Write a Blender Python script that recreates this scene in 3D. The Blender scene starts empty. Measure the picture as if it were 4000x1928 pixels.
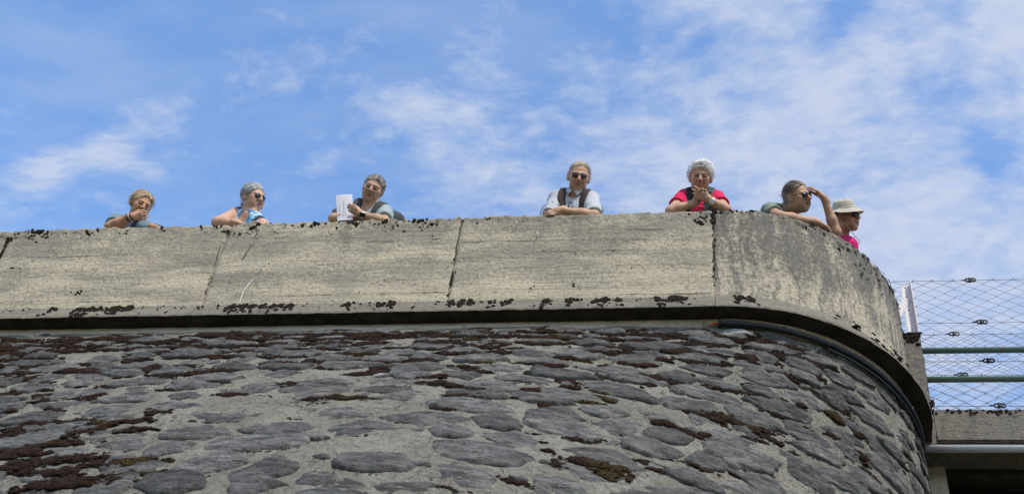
import bpy, bmesh, math, random
import numpy as np
from mathutils import Vector, Matrix

# ------------------------------------------------------------------ camera, sky, sun, exposure
SC = bpy.context.scene
COL = SC.collection
CAMZ = 1.6
F = np.array([-0.16705029776706093, 0.6995961645200007, 0.694736931942473])
RT = np.array([0.9856221804810941, 0.1366182187115557, 0.09942021756048953])
UP = np.array([0.02535971923404945, -0.7013563066694315, 0.7123596112465842])
CAM = np.array([0.0, -6.4508, CAMZ])
cd = bpy.data.cameras.new('camera'); cam = bpy.data.objects.new('camera', cd); COL.objects.link(cam)
cd.sensor_width = 36.0; cd.lens = 4900 / 4000 * 36.0; cd.clip_start = 0.05; cd.clip_end = 3000
cam.matrix_world = Matrix(((RT[0], UP[0], -F[0], CAM[0]), (RT[1], UP[1], -F[1], CAM[1]), (RT[2], UP[2], -F[2], CAM[2]), (0, 0, 0, 1)))
SC.camera = cam
SUN_EL, SUN_AZ = math.radians(48), math.radians(33)        # azimuth to the right of the wall's outward normal
SUN = np.array([math.sin(SUN_AZ) * math.cos(SUN_EL), -math.cos(SUN_AZ) * math.cos(SUN_EL), math.sin(SUN_EL)])
SC.view_settings.view_transform = 'Standard'
try: SC.view_settings.look = 'None'
except Exception: pass
SC.view_settings.gamma = 1.0; SC.view_settings.exposure = 0.18
SC.view_settings.use_curve_mapping = False
sl = bpy.data.lights.new('sun', 'SUN'); sl.energy = 3.5; sl.angle = math.radians(0.6); sl.color = (1.0, 0.93, 0.82)
so = bpy.data.objects.new('sun', sl); COL.objects.link(so)
so.rotation_euler = Vector(SUN).to_track_quat('Z', 'Y').to_euler(); so.location = (4, -6, 30)


class NT:
    """tiny helper for wiring node trees"""
    def __init__(s, tree): s.t = tree; s.n = tree.nodes; s.l = tree.links
    def add(s, typ, **kw):
        n = s.n.new(typ)
        for k, v in kw.items(): setattr(n, k, v)
        return n
    def put(s, sock, v):
        if hasattr(v, 'is_output'): s.l.new(v, sock)
        elif v is not None:
            try: sock.default_value = v
            except Exception:
                sock.default_value = (v[0], v[1], v[2], 1.0) if len(v) == 3 else v[:3]
    def math(s, op, a, b=None, c=None, clamp=False):
        n = s.add('ShaderNodeMath', operation=op, use_clamp=clamp); s.put(n.inputs[0], a)
        if b is not None: s.put(n.inputs[1], b)
        if c is not None: s.put(n.inputs[2], c)
        return n.outputs[0]
    def vmath(s, op, a, b=None):
        n = s.add('ShaderNodeVectorMath', operation=op); s.put(n.inputs[0], a)
        if b is not None: s.put(n.inputs[1], b)
        return n.outputs['Value'] if op in ('DOT_PRODUCT', 'LENGTH', 'DISTANCE') else n.outputs[0]
    def mapping(s, vec, scale=(1, 1, 1), loc=(0, 0, 0), rot=(0, 0, 0)):
        n = s.add('ShaderNodeMapping'); s.put(n.inputs['Vector'], vec); n.inputs['Scale'].default_value = scale
        n.inputs['Location'].default_value = loc; n.inputs['Rotation'].default_value = rot; return n.outputs[0]
    def noise(s, vec, scale=1.0, detail=4.0, rough=0.55, dist=0.0, col=False):
        n = s.add('ShaderNodeTexNoise'); s.put(n.inputs['Vector'], vec); n.inputs['Scale'].default_value = scale
        n.inputs['Detail'].default_value = detail; n.inputs['Roughness'].default_value = rough; n.inputs['Distortion'].default_value = dist
        return n.outputs['Color'] if col else n.outputs['Fac']
    def voro(s, vec, scale=1.0, feature='F1', out='Distance', rnd=1.0):
        n = s.add('ShaderNodeTexVoronoi', feature=feature); s.put(n.inputs['Vector'], vec); n.inputs['Scale'].default_value = scale
        n.inputs['Randomness'].default_value = rnd; return n.outputs[out]
    def ramp(s, f, lo, hi, a=0.0, b=1.0, smooth=True):
        n = s.add('ShaderNodeMapRange', interpolation_type='SMOOTHSTEP' if smooth else 'LINEAR'); s.put(n.inputs[0], f)
        n.inputs[1].default_value = lo; n.inputs[2].default_value = hi; n.inputs[3].default_value = a; n.inputs[4].default_value = b
        return n.outputs[0]
    def mix(s, f, a, b, mode='MIX'):
        n = s.add('ShaderNodeMix', data_type='RGBA', blend_type=mode); n.clamp_factor = True
        s.put(n.inputs[0], f); s.put(n.inputs[6], a); s.put(n.inputs[7], b); return n.outputs[2]
    def bump(s, h, strength=0.5, dist=0.01, normal=None):
        n = s.add('ShaderNodeBump'); s.put(n.inputs['Height'], h); n.inputs['Strength'].default_value = strength
        n.inputs['Distance'].default_value = dist
        if normal is not None: s.put(n.inputs['Normal'], normal)
        return n.outputs[0]


def mat(name, fn):
    m = bpy.data.materials.new(name); m.use_nodes = True
    t = NT(m.node_tree); b = m.node_tree.nodes['Principled BSDF']
    b.inputs['Specular IOR Level'].default_value = 0.25
    fn(t, b); return m


def flat(name, col, rough=0.7, metal=0.0, var=0.12, scale=40, spec=0.3, bump=0.0):
    def fn(t, b):
        tc = t.add('ShaderNodeTexCoord').outputs['Object']
        n = t.noise(tc, scale, 4)
        c = t.mix(t.ramp(n, 0.3, 0.7), tuple(x * (1 - var) for x in col) + (1,), tuple(min(1, x * (1 + var)) for x in col) + (1,))
        t.put(b.inputs['Base Color'], c); b.inputs['Roughness'].default_value = rough; b.inputs['Metallic'].default_value = metal
        b.inputs['Specular IOR Level'].default_value = spec
        if bump: t.put(b.inputs['Normal'], t.bump(n, bump, 0.004))
    return mat(name, fn)


# sky: physical sky with broken cloud laid out by direction
W = bpy.data.worlds.new('World'); SC.world = W; W.use_nodes = True
w = NT(W.node_tree); bg = W.node_tree.nodes['Background']
sky = w.add('ShaderNodeTexSky', sky_type='NISHITA'); sky.sun_disc = False; sky.sun_elevation = SUN_EL
sky.sun_rotation = math.pi - SUN_AZ; sky.altitude = 600; sky.air_density = 1.0; sky.dust_density = 0.3; sky.ozone_density = 2.2
dirv = w.add('ShaderNodeTexCoord').outputs['Generated']
sep = w.add('ShaderNodeSeparateXYZ'); w.l.new(dirv, sep.inputs[0])
az = w.math('ARCTAN2', sep.outputs[0], sep.outputs[1]); el = w.math('ARCSINE', sep.outputs[2])
# the cloud deck lies overhead: project the direction on a high plane so patches shrink towards the horizon
zc = w.math('MAXIMUM', sep.outputs[2], 0.08)
cmb = w.add('ShaderNodeCombineXYZ'); w.l.new(w.math('DIVIDE', sep.outputs[0], zc), cmb.inputs[0]); w.l.new(w.math('DIVIDE', sep.outputs[1], zc), cmb.inputs[1])
cp = cmb.outputs[0]
SKY_V, CL = 3.0, 6.0
def blob(ca, ce, ra, re, rot=0.0):
    """soft elliptical region of the sky (degrees), 1 in its middle"""
    a = w.math('SUBTRACT', az, math.radians(ca)); e = w.math('SUBTRACT', el, math.radians(ce))
    c, s_ = math.cos(math.radians(rot)), math.sin(math.radians(rot))
    x = w.math('ADD', w.math('MULTIPLY', a, c), w.math('MULTIPLY', e, s_)); y = w.math('SUBTRACT', w.math('MULTIPLY', e, c), w.math('MULTIPLY', a, s_))
    x = w.math('DIVIDE', x, math.radians(ra)); y = w.math('DIVIDE', y, math.radians(re))
    d = w.math('SQRT', w.math('ADD', w.math('MULTIPLY', x, x), w.math('MULTIPLY', y, y)))
    return w.ramp(d, 1.0, 0.0)
warp = w.vmath('ADD', cp, w.vmath('MULTIPLY', w.vmath('SUBTRACT', w.noise(cp, 3.0, 3, col=True), (0.5, 0.5, 0.5)), (0.09, 0.09, 0.0)))
n_big = w.noise(w.mapping(warp, (1, 1, 1), (3.1, 0.7, 0)), 4.2, 5, 0.5)
n_mid = w.noise(w.mapping(warp, (1.0, 1.25, 1), (1.3, 4.7, 0), (0, 0, 0.5)), 12.0, 9, 0.55, 0.0)
n_fine = w.noise(w.mapping(warp, (1.0, 1.5, 1), (7.3, 2.2, 0), (0, 0, 0.4)), 30.0, 8, 0.62)
right = w.math('MAXIMUM', w.ramp(az, math.radians(-34), math.radians(4)), w.ramp(w.math('ABSOLUTE', az), math.radians(62), math.radians(95)))  # cloud also added out of view behind the camera, for a less blue fill
field = w.math('ADD', w.math('MULTIPLY', n_mid, 0.75), w.math('MULTIPLY', n_big, 0.75))
field = w.math('ADD', field, w.math('MULTIPLY', w.math('SUBTRACT', n_fine, 0.5), 0.46))
field = w.math('ADD', field, w.math('MULTIPLY', right, 0.26))
for (ca, ce, ra, re, ro, amt) in [(21, 50.5, 6, 6, 0, 0.28), (4, 49, 13, 4.5, 12, 0.20), (12, 46, 8, 5, 0, 0.14), (-13.5, 46.5, 8, 3.5, 15, 0.09), (12, 41, 8, 5, 0, 0.10),
                                 (9.5, 54.5, 3.5, 2.2, 10, -0.26), (-2, 53.5, 7, 1.8, 0, -0.14), (16.5, 46.6, 2.4, 2.2, 30, -0.22), (-22, 46, 6, 5, 0, -0.12),
                                 (5, 43.5, 3.5, 2.5, 0, -0.10), (0.5, 44, 3, 2, 0, -0.12), (-41, 48, 9, 4, 0, -0.14), (-14, 44, 3, 2, 0, -0.1)]:
    field = w.math('ADD', field, w.math('MULTIPLY', blob(ca, ce, ra, re, ro), amt))
cloud = w.ramp(field, 0.66, 1.28)
# thin streaked veil
veil = w.ramp(w.noise(w.mapping(warp, (1.6, 4.0, 1), (0, 0, 0), (0, 0, 0.6)), 3.4, 5, 0.5), 0.30, 0.85)
cloud = w.math('MAXIMUM', cloud, w.math('MULTIPLY', veil, 0.34))
# the feathery wisp low on the left
st = w.noise(w.mapping(warp, (3.0, 9.0, 1), (2, 0, 0), (0, 0, -0.8)), 8.0, 8, 0.66, 0.5)
wisp = w.math('ADD', w.math('MULTIPLY', blob(-41.6, 40.6, 3.4, 2.3, 24), 0.85), w.math('MULTIPLY', blob(-39.0, 43.0, 5.0, 1.9, 38), 0.8))
wisp = w.math('ADD', wisp, w.math('MULTIPLY', blob(-36.6, 42.8, 4.2, 1.2, 4), 0.75))
wisp = w.math('MULTIPLY', w.ramp(w.math('MULTIPLY', wisp, w.ramp(st, 0.15, 0.8, 0.45, 1.25)), 0.06, 1.05), 0.92)
low = w.math('MULTIPLY', w.math('MULTIPLY', blob(-42.6, 38.0, 3.2, 1.6, 10), w.ramp(n_mid, 0.3, 0.6)), 0.65)
cloud = w.math('MAXIMUM', cloud, w.math('MAXIMUM', wisp, low))
hs = w.add('ShaderNodeHueSaturation'); w.l.new(sky.outputs[0], hs.inputs['Color'])
hs.inputs['Saturation'].default_value = 1.10; hs.inputs['Value'].default_value = SKY_V
shade = w.mix(w.ramp(n_fine, 0.3, 0.75), (CL * 0.84, CL * 0.96, CL * 1.22, 1), (CL * 0.96, CL * 1.04, CL * 1.24, 1))
W_COL = w.mix(w.math('MULTIPLY', cloud, 0.88), hs.outputs[0], shade)
w.l.new(W_COL, bg.inputs['Color']); bg.inputs['Strength'].default_value = 0.1

# ------------------------------------------------------------------ helpers: noise, meshes, objects
rng = np.random.default_rng(7); random.seed(7)
def _hash(i, j, k, s):
    with np.errstate(over='ignore'):
        h = (i.astype(np.int64) * 374761393 + j.astype(np.int64) * 668265263 + k.astype(np.int64) * 2147483647 + s * 974634777) & 0xFFFFFFFF
        h = ((h ^ (h >> 13)) * 1274126177) & 0xFFFFFFFF
        h = ((h ^ (h >> 16)) * 2246822519) & 0xFFFFFFFF
        return ((h ^ (h >> 15)) & 0xFFFFFF) / float(0xFFFFFF)
def vnoise(p, seed=0):
    p = np.asarray(p, float); i = np.floor(p).astype(np.int64); f = p - i; f = f * f * (3 - 2 * f)
    x, y, z = i[..., 0], i[..., 1], i[..., 2]; fx, fy, fz = f[..., 0], f[..., 1], f[..., 2]
    def L(a, b, t): return a + (b - a) * t
    return L(L(L(_hash(x, y, z, seed), _hash(x + 1, y, z, seed), fx), L(_hash(x, y + 1, z, seed), _hash(x + 1, y + 1, z, seed), fx), fy),
             L(L(_hash(x, y, z + 1, seed), _hash(x + 1, y, z + 1, seed), fx), L(_hash(x, y + 1, z + 1, seed), _hash(x + 1, y + 1, z + 1, seed), fx), fy), fz) * 2 - 1
def fbm(p, oct=4, seed=0, gain=0.5):
    p = np.asarray(p, float); r = 0; a = 1.0
    for o in range(oct): r = r + a * vnoise(p * 2 ** o, seed + o * 17); a *= gain
    return r

class MB:
    """collects vertices, faces, uvs and colours for ONE mesh object"""
    def __init__(s): s.v = []; s.f = []; s.n = 0; s.uv = []; s.col = []
    def add(s, verts, faces, uv=None, col=None):
        verts = np.asarray(verts, float).reshape(-1, 3)
        s.v.append(verts); s.f += [tuple(int(i) + s.n for i in f) for f in faces]; s.n += len(verts)
        s.uv.append(np.asarray(uv, float).reshape(-1, 2) if uv is not None else np.zeros((len(verts), 2)))
        c = np.ones((len(verts), 4))
        if col is not None: c[:, :3] = col
        s.col.append(c)
    def grid(s, P, uv=None, close_u=False, col=None, flip=False):
        P = np.asarray(P, float); a, b = P.shape[:2]; f = []
        for i in range(a - (0 if close_u else 1)):
            i2 = (i + 1) % a
            for j in range(b - 1):
                q = (i * b + j, i2 * b + j, i2 * b + j + 1, i * b + j + 1); f.append(q[::-1] if flip else q)
        s.add(P.reshape(-1, 3), f, None if uv is None else np.asarray(uv).reshape(-1, 2), col)
    def box(s, c, h, R=None):
        c = np.asarray(c, float); h = np.asarray(h, float)
        V = np.array([[x, y, z] for x in (-1, 1) for y in (-1, 1) for z in (-1, 1)]) * h
        if R is not None: V = V @ np.asarray(R).T
        uv = V[:, [0, 2]] + V[:, [1, 1]] * 0.5
        s.add(V + c, [(0, 1, 3, 2), (4, 6, 7, 5), (0, 4, 5, 1), (2, 3, 7, 6), (0, 2, 6, 4), (1, 5, 7, 3)], uv)
    def tube(s, pts, r, n=8, closed=False, caps=True, squash=None):
        pts = np.asarray(pts, float); m = len(pts); r = np.broadcast_to(np.asarray(r, float), (m,))
        T = np.gradient(pts, axis=0) if not closed else np.roll(pts, -1, 0) - np.roll(pts, 1, 0)
        T /= np.maximum(np.linalg.norm(T, axis=1, keepdims=True), 1e-9)
        ref = np.array([0, 0, 1.0]) if abs(T[0][2]) < 0.9 else np.array([1.0, 0, 0])
        N = np.cross(T[0], ref); N /= np.linalg.norm(N); rings = []; length = 0; uv = []
        for i in range(m):
            N = N - T[i] * (N @ T[i]); N /= max(np.linalg.norm(N), 1e-9); B = np.cross(T[i], N)
            if i: length += np.linalg.norm(pts[i] - pts[i - 1])
            a = np.arange(n) / n * 2 * np.pi
            rings.append(pts[i] + r[i] * (np.cos(a)[:, None] * N + np.sin(a)[:, None] * B * (squash or 1.0))); uv.append(np.stack([0 * a + length, a * r[i]], -1))
        V = np.concatenate(rings); f = []
        for i in range(m if closed else m - 1):
            i2 = (i + 1) % m
            for j in range(n): f.append((i * n + j, i * n + (j + 1) % n, i2 * n + (j + 1) % n, i2 * n + j))
        if caps and not closed: f.append(tuple(range(n - 1, -1, -1))); f.append(tuple((m - 1) * n + j for j in range(n)))
        s.add(V, f, np.concatenate(uv))
    def build(s, name, m, parent=None, smooth=True, colours=False):
        me = bpy.data.meshes.new(name); V = np.concatenate(s.v) if s.v else np.zeros((0, 3))
        me.from_pydata(V.tolist(), [], s.f)
        UV = np.concatenate(s.uv); ul = me.uv_layers.new(name='uv')
        li = np.empty(len(me.loops), np.int32); me.loops.foreach_get('vertex_index', li)
        ul.data.foreach_set('uv', UV[li].astype(np.float32).ravel())
        if colours:
            ca = me.color_attributes.new('Col', 'FLOAT_COLOR', 'POINT'); ca.data.foreach_set('color', np.concatenate(s.col).astype(np.float32).ravel())
        me.polygons.foreach_set('use_smooth', np.full(len(me.polygons), smooth)); me.update()
        return link(name, me, m, parent)
def link(name, me, m=None, parent=None):
    o = bpy.data.objects.new(name, me); COL.objects.link(o)
    if m is not None and not me.materials: me.materials.append(m)
    if parent is not None:
        o.parent = parent; o.matrix_parent_inverse = parent.matrix_world.inverted() if False else Matrix.Translation(-Vector(parent.location))
    return o
def tag(o, label=None, cat=None, group=None, kind=None):
    for k, v in (('label', label), ('category', cat), ('group', group), ('kind', kind)):
        if v: o[k] = v
    return o
def thing(name, loc, label, cat, group=None):
    o = bpy.data.objects.new(name, None); COL.objects.link(o); o.location = tuple(float(x) for x in loc); o.empty_display_size = 0.2
    return tag(o, label, cat, group)
def nrm(v): v = np.asarray(v, float); return v / np.linalg.norm(v)
def ray(x, y): return F * 4900 + RT * (x - 2000) - UP * (y - 964)
def WY(x, y, Y): r = ray(x, y); return CAM + r * ((Y - CAM[1]) / r[1])
def WZ(x, y, Z): r = ray(x, y); return CAM + r * ((Z - CAM[2]) / r[2])
def pix(P):
    d = np.asarray(P) - CAM; z = d @ F; return np.stack([2000 + 4900 * (d @ RT) / z, 964 - 4900 * (d @ UP) / z], -1)

ZT = 8.337                      # parapet top
ZB = 7.287                      # lower lip of the moulding
ZC = ZB + 0.195                 # where the moulding meets the parapet face
X0, RA = -0.05, 1.4             # start and radius of the rounded corner (front face)
LIP = 0.116
DECK = ZT - 1.10                # walkway level behind the parapet

# ------------------------------------------------------------------ materials of the masonry
def concrete(name, streak, tan, grey, dark, bias=0.0, low=None, soft=0.14):
    def fn(t, b):
        uv = t.add('ShaderNodeUVMap', uv_map='uv').outputs[0]
        ob = t.add('ShaderNodeTexCoord').outputs['Object']
        wv = t.vmath('ADD', uv, t.vmath('MULTIPLY', t.vmath('SUBTRACT', t.noise(uv, 2.2, 4, col=True), (.5, .5, .5)), (0.35, 0.16, 0)))
        a = t.noise(t.mapping(wv, streak), 1.0, 8, 0.62)
        c = t.noise(t.mapping(uv, (1.0, 1.6, 1), (4, 2, 0)), 2.0, 6, 0.6)
        sv = t.add('ShaderNodeSeparateXYZ'); t.l.new(uv, sv.inputs[0])
        m = t.math('ADD', t.math('MULTIPLY', a, 0.75), t.math('MULTIPLY', c, 0.5))
        m = t.math('ADD', m, t.math('MULTIPLY', sv.outputs[1], 0.16 if low is None else low))        # lichen is thicker near the wet top
        fine = t.noise(ob, 38, 6, 0.72); sp = t.noise(ob, 85, 4, 0.7)
        m2 = t.math('ADD', m, t.math('MULTIPLY', t.math('SUBTRACT', fine, 0.5), 0.60))
        k = t.ramp(m2, 0.72 - soft - bias, 0.72 + soft - bias)
        col = t.mix(k, tan, grey)
        col = t.mix(t.math('MULTIPLY', t.ramp(t.noise(t.mapping(wv, (streak[0] * 0.8, streak[1] * 0.8, 1), (9, 3, 0)), 1.3, 7, 0.6), 0.56, 0.74), 0.55), col, dark)
        col = t.mix(t.math('MULTIPLY', t.ramp(sp, 0.52, 0.75), 0.50), col, dark)
        col = t.mix(t.math('MULTIPLY', t.ramp(sp, 0.47, 0.30), 0.30), col, (0.62, 0.58, 0.48, 1))
        md = t.noise(t.mapping(ob, (1, 1, 1.3)), 24, 6, 0.7, 0.3); col = t.mix(t.math('MULTIPLY', t.ramp(md, 0.48, 0.34), 0.50), col, dark); col = t.mix(t.math('MULTIPLY', t.ramp(md, 0.55, 0.68), 0.35), col, tan)
        run = t.math('MULTIPLY', t.ramp(t.noise(t.mapping(wv, (7.0, 0.45, 1), (2, 6, 0)), 1.0, 5, 0.6), 0.50, 0.68), t.ramp(sv.outputs[1], 0.25, 0.85)); col = t.mix(t.math('MULTIPLY', run, 0.45), col, dark)
        scr_ = t.noise(t.mapping(uv, (streak[0] * 2.2, streak[1] * 9, 1), (3, 8, 0)), 1.0, 6, 0.65)
        col = t.mix(t.math('MULTIPLY', t.ramp(scr_, 0.56, 0.70), 0.55), col, dark)
        col = t.mix(t.math('MULTIPLY', t.ramp(scr_, 0.40, 0.28), 0.30), col, (0.55, 0.49, 0.38, 1))
        pit = t.math('MULTIPLY', t.ramp(t.voro(ob, 26), 0.20, 0.10), t.ramp(t.noise(ob, 3.2, 3), 0.56, 0.66))
        col = t.mix(t.math('MULTIPLY', pit, 0.85), col, (0.03, 0.027, 0.022, 1))
        t.put(b.inputs['Base Color'], col); b.inputs['Roughness'].default_value = 0.9
        h = t.math('ADD', t.math('MULTIPLY', a, 0.5), t.math('ADD', t.math('MULTIPLY', fine, 0.6), t.math('MULTIPLY', sp, 0.4)))
        h = t.math('SUBTRACT', t.math('SUBTRACT', h, pit), t.math('MULTIPLY', scr_, 0.5))
        t.put(b.inputs['Normal'], t.bump(h, 1.0, 0.014, t.bump(md, 0.7, 0.02)))
    return mat(name, fn)
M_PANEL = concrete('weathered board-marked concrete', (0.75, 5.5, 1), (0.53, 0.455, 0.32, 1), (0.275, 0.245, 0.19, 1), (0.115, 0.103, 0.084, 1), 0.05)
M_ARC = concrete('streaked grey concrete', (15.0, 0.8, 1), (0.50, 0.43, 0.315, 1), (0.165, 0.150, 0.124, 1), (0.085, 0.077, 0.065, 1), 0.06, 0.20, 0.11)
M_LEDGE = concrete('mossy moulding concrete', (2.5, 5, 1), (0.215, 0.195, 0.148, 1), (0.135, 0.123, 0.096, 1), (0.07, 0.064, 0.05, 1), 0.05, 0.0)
M_DECK = concrete('dark deck concrete', (1.2, 6, 1), (0.36, 0.32, 0.24, 1), (0.17, 0.155, 0.125, 1), (0.08, 0.07, 0.058, 1), 0.10, 0.2)
M_SOFFIT = flat('shade-darkened soffit concrete', (0.045, 0.036, 0.028), 0.95, var=0.4, scale=9)  # near-black base puts the shade under moulding and bridge deck into the colour
def _moss(t, b):
    ob = t.add('ShaderNodeTexCoord').outputs['Object']
    n = t.noise(ob, 90, 6, 0.75); g = t.noise(ob, 1.9, 3, 0.5); h = t.noise(ob, 9, 3)
    c = t.mix(t.ramp(n, 0.32, 0.72), (0.017, 0.012, 0.010, 1), (0.105, 0.064, 0.044, 1))
    c = t.mix(t.math('MULTIPLY', t.ramp(h, 0.50, 0.75), 0.5), c, (0.075, 0.052, 0.052, 1))
    y = t.math('MULTIPLY', t.ramp(g, 0.57, 0.66), t.ramp(n, 0.42, 0.66))
    c = t.mix(t.math('MULTIPLY', y, 0.75), c, (0.17, 0.125, 0.032, 1))
    t.put(b.inputs['Base Color'], c); b.inputs['Roughness'].default_value = 1.0; b.inputs['Specular IOR Level'].default_value = 0.05
    t.put(b.inputs['Normal'], t.bump(t.noise(ob, 130, 5, 0.8), 1.0, 0.03))
M_MOSS = mat('dry brown moss', _moss)
M_MOSS_DARK = flat('blackish crust moss', (0.020, 0.015, 0.012), 1.0, var=0.7, scale=90, spec=0.05, bump=0.8)
def _stone(t, b):
    ob = t.add('ShaderNodeTexCoord').outputs['Object']; uv = t.add('ShaderNodeUVMap', uv_map='uv').outputs[0]
    r = t.add('ShaderNodeObjectInfo').outputs['Random']
    off = t.vmath('ADD', uv, t.vmath('MULTIPLY', r, (37.0, 91.0, 0.0)) if False else uv)
    cx = t.add('ShaderNodeCombineXYZ'); t.put(cx.inputs[0], t.math('MULTIPLY', r, 41.0)); t.put(cx.inputs[1], t.math('MULTIPLY', r, 17.0))
    p = t.vmath('ADD', uv, cx.outputs[0])
    gr = t.noise(t.mapping(p, (5, 22, 1), (0, 0, 0), (0, 0, 0.12)), 1.0, 7, 0.62); fi = t.noise(p, 52, 6, 0.74); bl = t.noise(p, 7, 5, 0.6)
    v = t.ramp(r, 0, 1, 0.68, 1.28, False)
    c = t.mix(t.ramp(gr, 0.32, 0.72), (0.105, 0.103, 0.099, 1), (0.275, 0.266, 0.246, 1))
    c = t.mix(t.math('MULTIPLY', t.ramp(bl, 0.52, 0.72), 0.35), c, (0.095, 0.087, 0.074, 1))
    c = t.mix(1.0, c, v, 'MULTIPLY')
    q = t.math('MULTIPLY', t.ramp(t.noise(t.mapping(p, (2.5, 8, 1), (5, 5, 0)), 1.0, 6, 0.65), 0.54, 0.68), t.ramp(t.math('FRACT', t.math('MULTIPLY', r, 7.31)), 0.70, 0.88))
    c = t.mix(t.math('MULTIPLY', q, 0.85), c, (0.46, 0.44, 0.40, 1))
    c = t.mix(t.math('MULTIPLY', t.ramp(t.math('FRACT', t.math('MULTIPLY', r, 23.7)), 0.955, 0.965), t.ramp(bl, 0.45, 0.7)), c, (0.15, 0.105, 0.085, 1))
    c = t.mix(t.math('MULTIPLY', t.ramp(fi, 0.58, 0.72), 0.55), c, (0.27, 0.26, 0.24, 1))
    c = t.mix(t.math('MULTIPLY', t.ramp(fi, 0.45, 0.30), 0.75), c, (0.018, 0.018, 0.018, 1))
    t.put(b.inputs['Base Color'], c); b.inputs['Roughness'].default_value = 0.8; b.inputs['Specular IOR Level'].default_value = 0.2
    md = t.noise(t.mapping(p, (1, 1.5, 1), (8, 3, 0), (0, 0, 0.2)), 17, 6, 0.68, 0.6); vo = t.voro(t.vmath('ADD', p, t.vmath('MULTIPLY', t.noise(p, 14, 3, col=True), (0.06, 0.04, 0))), 11)
    c = t.mix(t.math('MULTIPLY', t.ramp(md, 0.50, 0.35), 0.50), c, (0.034, 0.033, 0.032, 1)); c = t.mix(t.math('MULTIPLY', t.ramp(md, 0.54, 0.70), 0.45), c, (0.27, 0.262, 0.245, 1))
    ck = t.ramp(t.noise(t.mapping(p, (4, 30, 1), (1, 2, 0), (0, 0, 0.25)), 1.0, 5, 0.7), 0.60, 0.66)
    c2 = t.mix(t.math('MULTIPLY', ck, 0.7), c, (0.016, 0.015, 0.015, 1)); t.put(b.inputs['Base Color'], c2)
    h = t.math('SUBTRACT', t.math('ADD', gr, t.math('MULTIPLY', fi, 0.6)), t.math('MULTIPLY', ck, 0.5)); nb_ = t.bump(t.math('ADD', md, t.math('MULTIPLY', vo, 0.5)), 1.0, 0.075); t.put(b.inputs['Normal'], t.bump(h, 1.0, 0.022, nb_))
M_STONE = mat('dark slate stone', _stone)
def _quartz(t, b):
    uv = t.add('ShaderNodeUVMap', uv_map='uv').outputs[0]; n = t.noise(t.mapping(uv, (3, 11, 1)), 1.0, 7, 0.65); f = t.noise(uv, 50, 6, 0.75)
    c = t.mix(t.ramp(n, 0.38, 0.60), (0.12, 0.115, 0.108, 1), (0.40, 0.385, 0.36, 1)); c = t.mix(t.math('MULTIPLY', t.ramp(f, 0.46, 0.32), 0.7), c, (0.05, 0.05, 0.05, 1))
    t.put(b.inputs['Base Color'], c); b.inputs['Roughness'].default_value = 0.8; t.put(b.inputs['Normal'], t.bump(t.math('ADD', n, f), 0.9, 0.02))
M_QUARTZ = mat('pale quartz stone', _quartz)
def _mortar(t, b):
    ob = t.add('ShaderNodeTexCoord').outputs['Object']
    n = t.noise(ob, 3.0, 5, 0.6); f = t.noise(ob, 42, 6, 0.78); g = t.noise(ob, 95, 3, 0.7)
    c = t.mix(t.ramp(n, 0.35, 0.7), (0.265, 0.247, 0.198, 1), (0.375, 0.35, 0.285, 1))
    c = t.mix(t.math('MULTIPLY', t.ramp(f, 0.48, 0.66), 0.6), c, (0.13, 0.118, 0.095, 1))
    c = t.mix(t.math('MULTIPLY', t.ramp(g, 0.55, 0.7), 0.5), c, (0.12, 0.11, 0.10, 1))
    c = t.mix(t.math('MULTIPLY', t.ramp(g, 0.45, 0.3), 0.4), c, (0.55, 0.52, 0.44, 1))
    md = t.noise(ob, 19, 6, 0.7, 0.4); c = t.mix(t.math('MULTIPLY', t.ramp(md, 0.50, 0.34), 0.5), c, (0.085, 0.080, 0.066, 1)); c = t.mix(t.math('MULTIPLY', t.ramp(md, 0.55, 0.70), 0.35), c, (0.42, 0.395, 0.33, 1))
    cr = t.ramp(t.voro(t.vmath('ADD', ob, t.vmath('MULTIPLY', t.noise(ob, 5, 4, col=True), (0.25, 0.25, 0.25))), 2.6, 'DISTANCE_TO_EDGE'), 0.010, 0.0)
    c = t.mix(t.math('MULTIPLY', cr, t.ramp(t.noise(ob, 1.4, 2), 0.48, 0.56)), c, (0.03, 0.027, 0.024, 1))
    t.put(b.inputs['Base Color'], c); b.inputs['Roughness'].default_value = 0.95
    t.put(b.inputs['Normal'], t.bump(t.math('ADD', f, t.math('MULTIPLY', g, 0.6)), 1.0, 0.016, t.bump(md, 1.0, 0.05)))
M_MORTAR = mat('grey lime mortar', _mortar)
M_BAND = concrete('smooth mortar band', (2.0, 8, 1), (0.55, 0.47, 0.34, 1), (0.36, 0.32, 0.25, 1), (0.2, 0.18, 0.15, 1), -0.08, 0.0)

M_BLACK = flat('black ribbed plastic', (0.020, 0.022, 0.024), 0.42, var=0.25, scale=30, spec=0.4)
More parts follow.
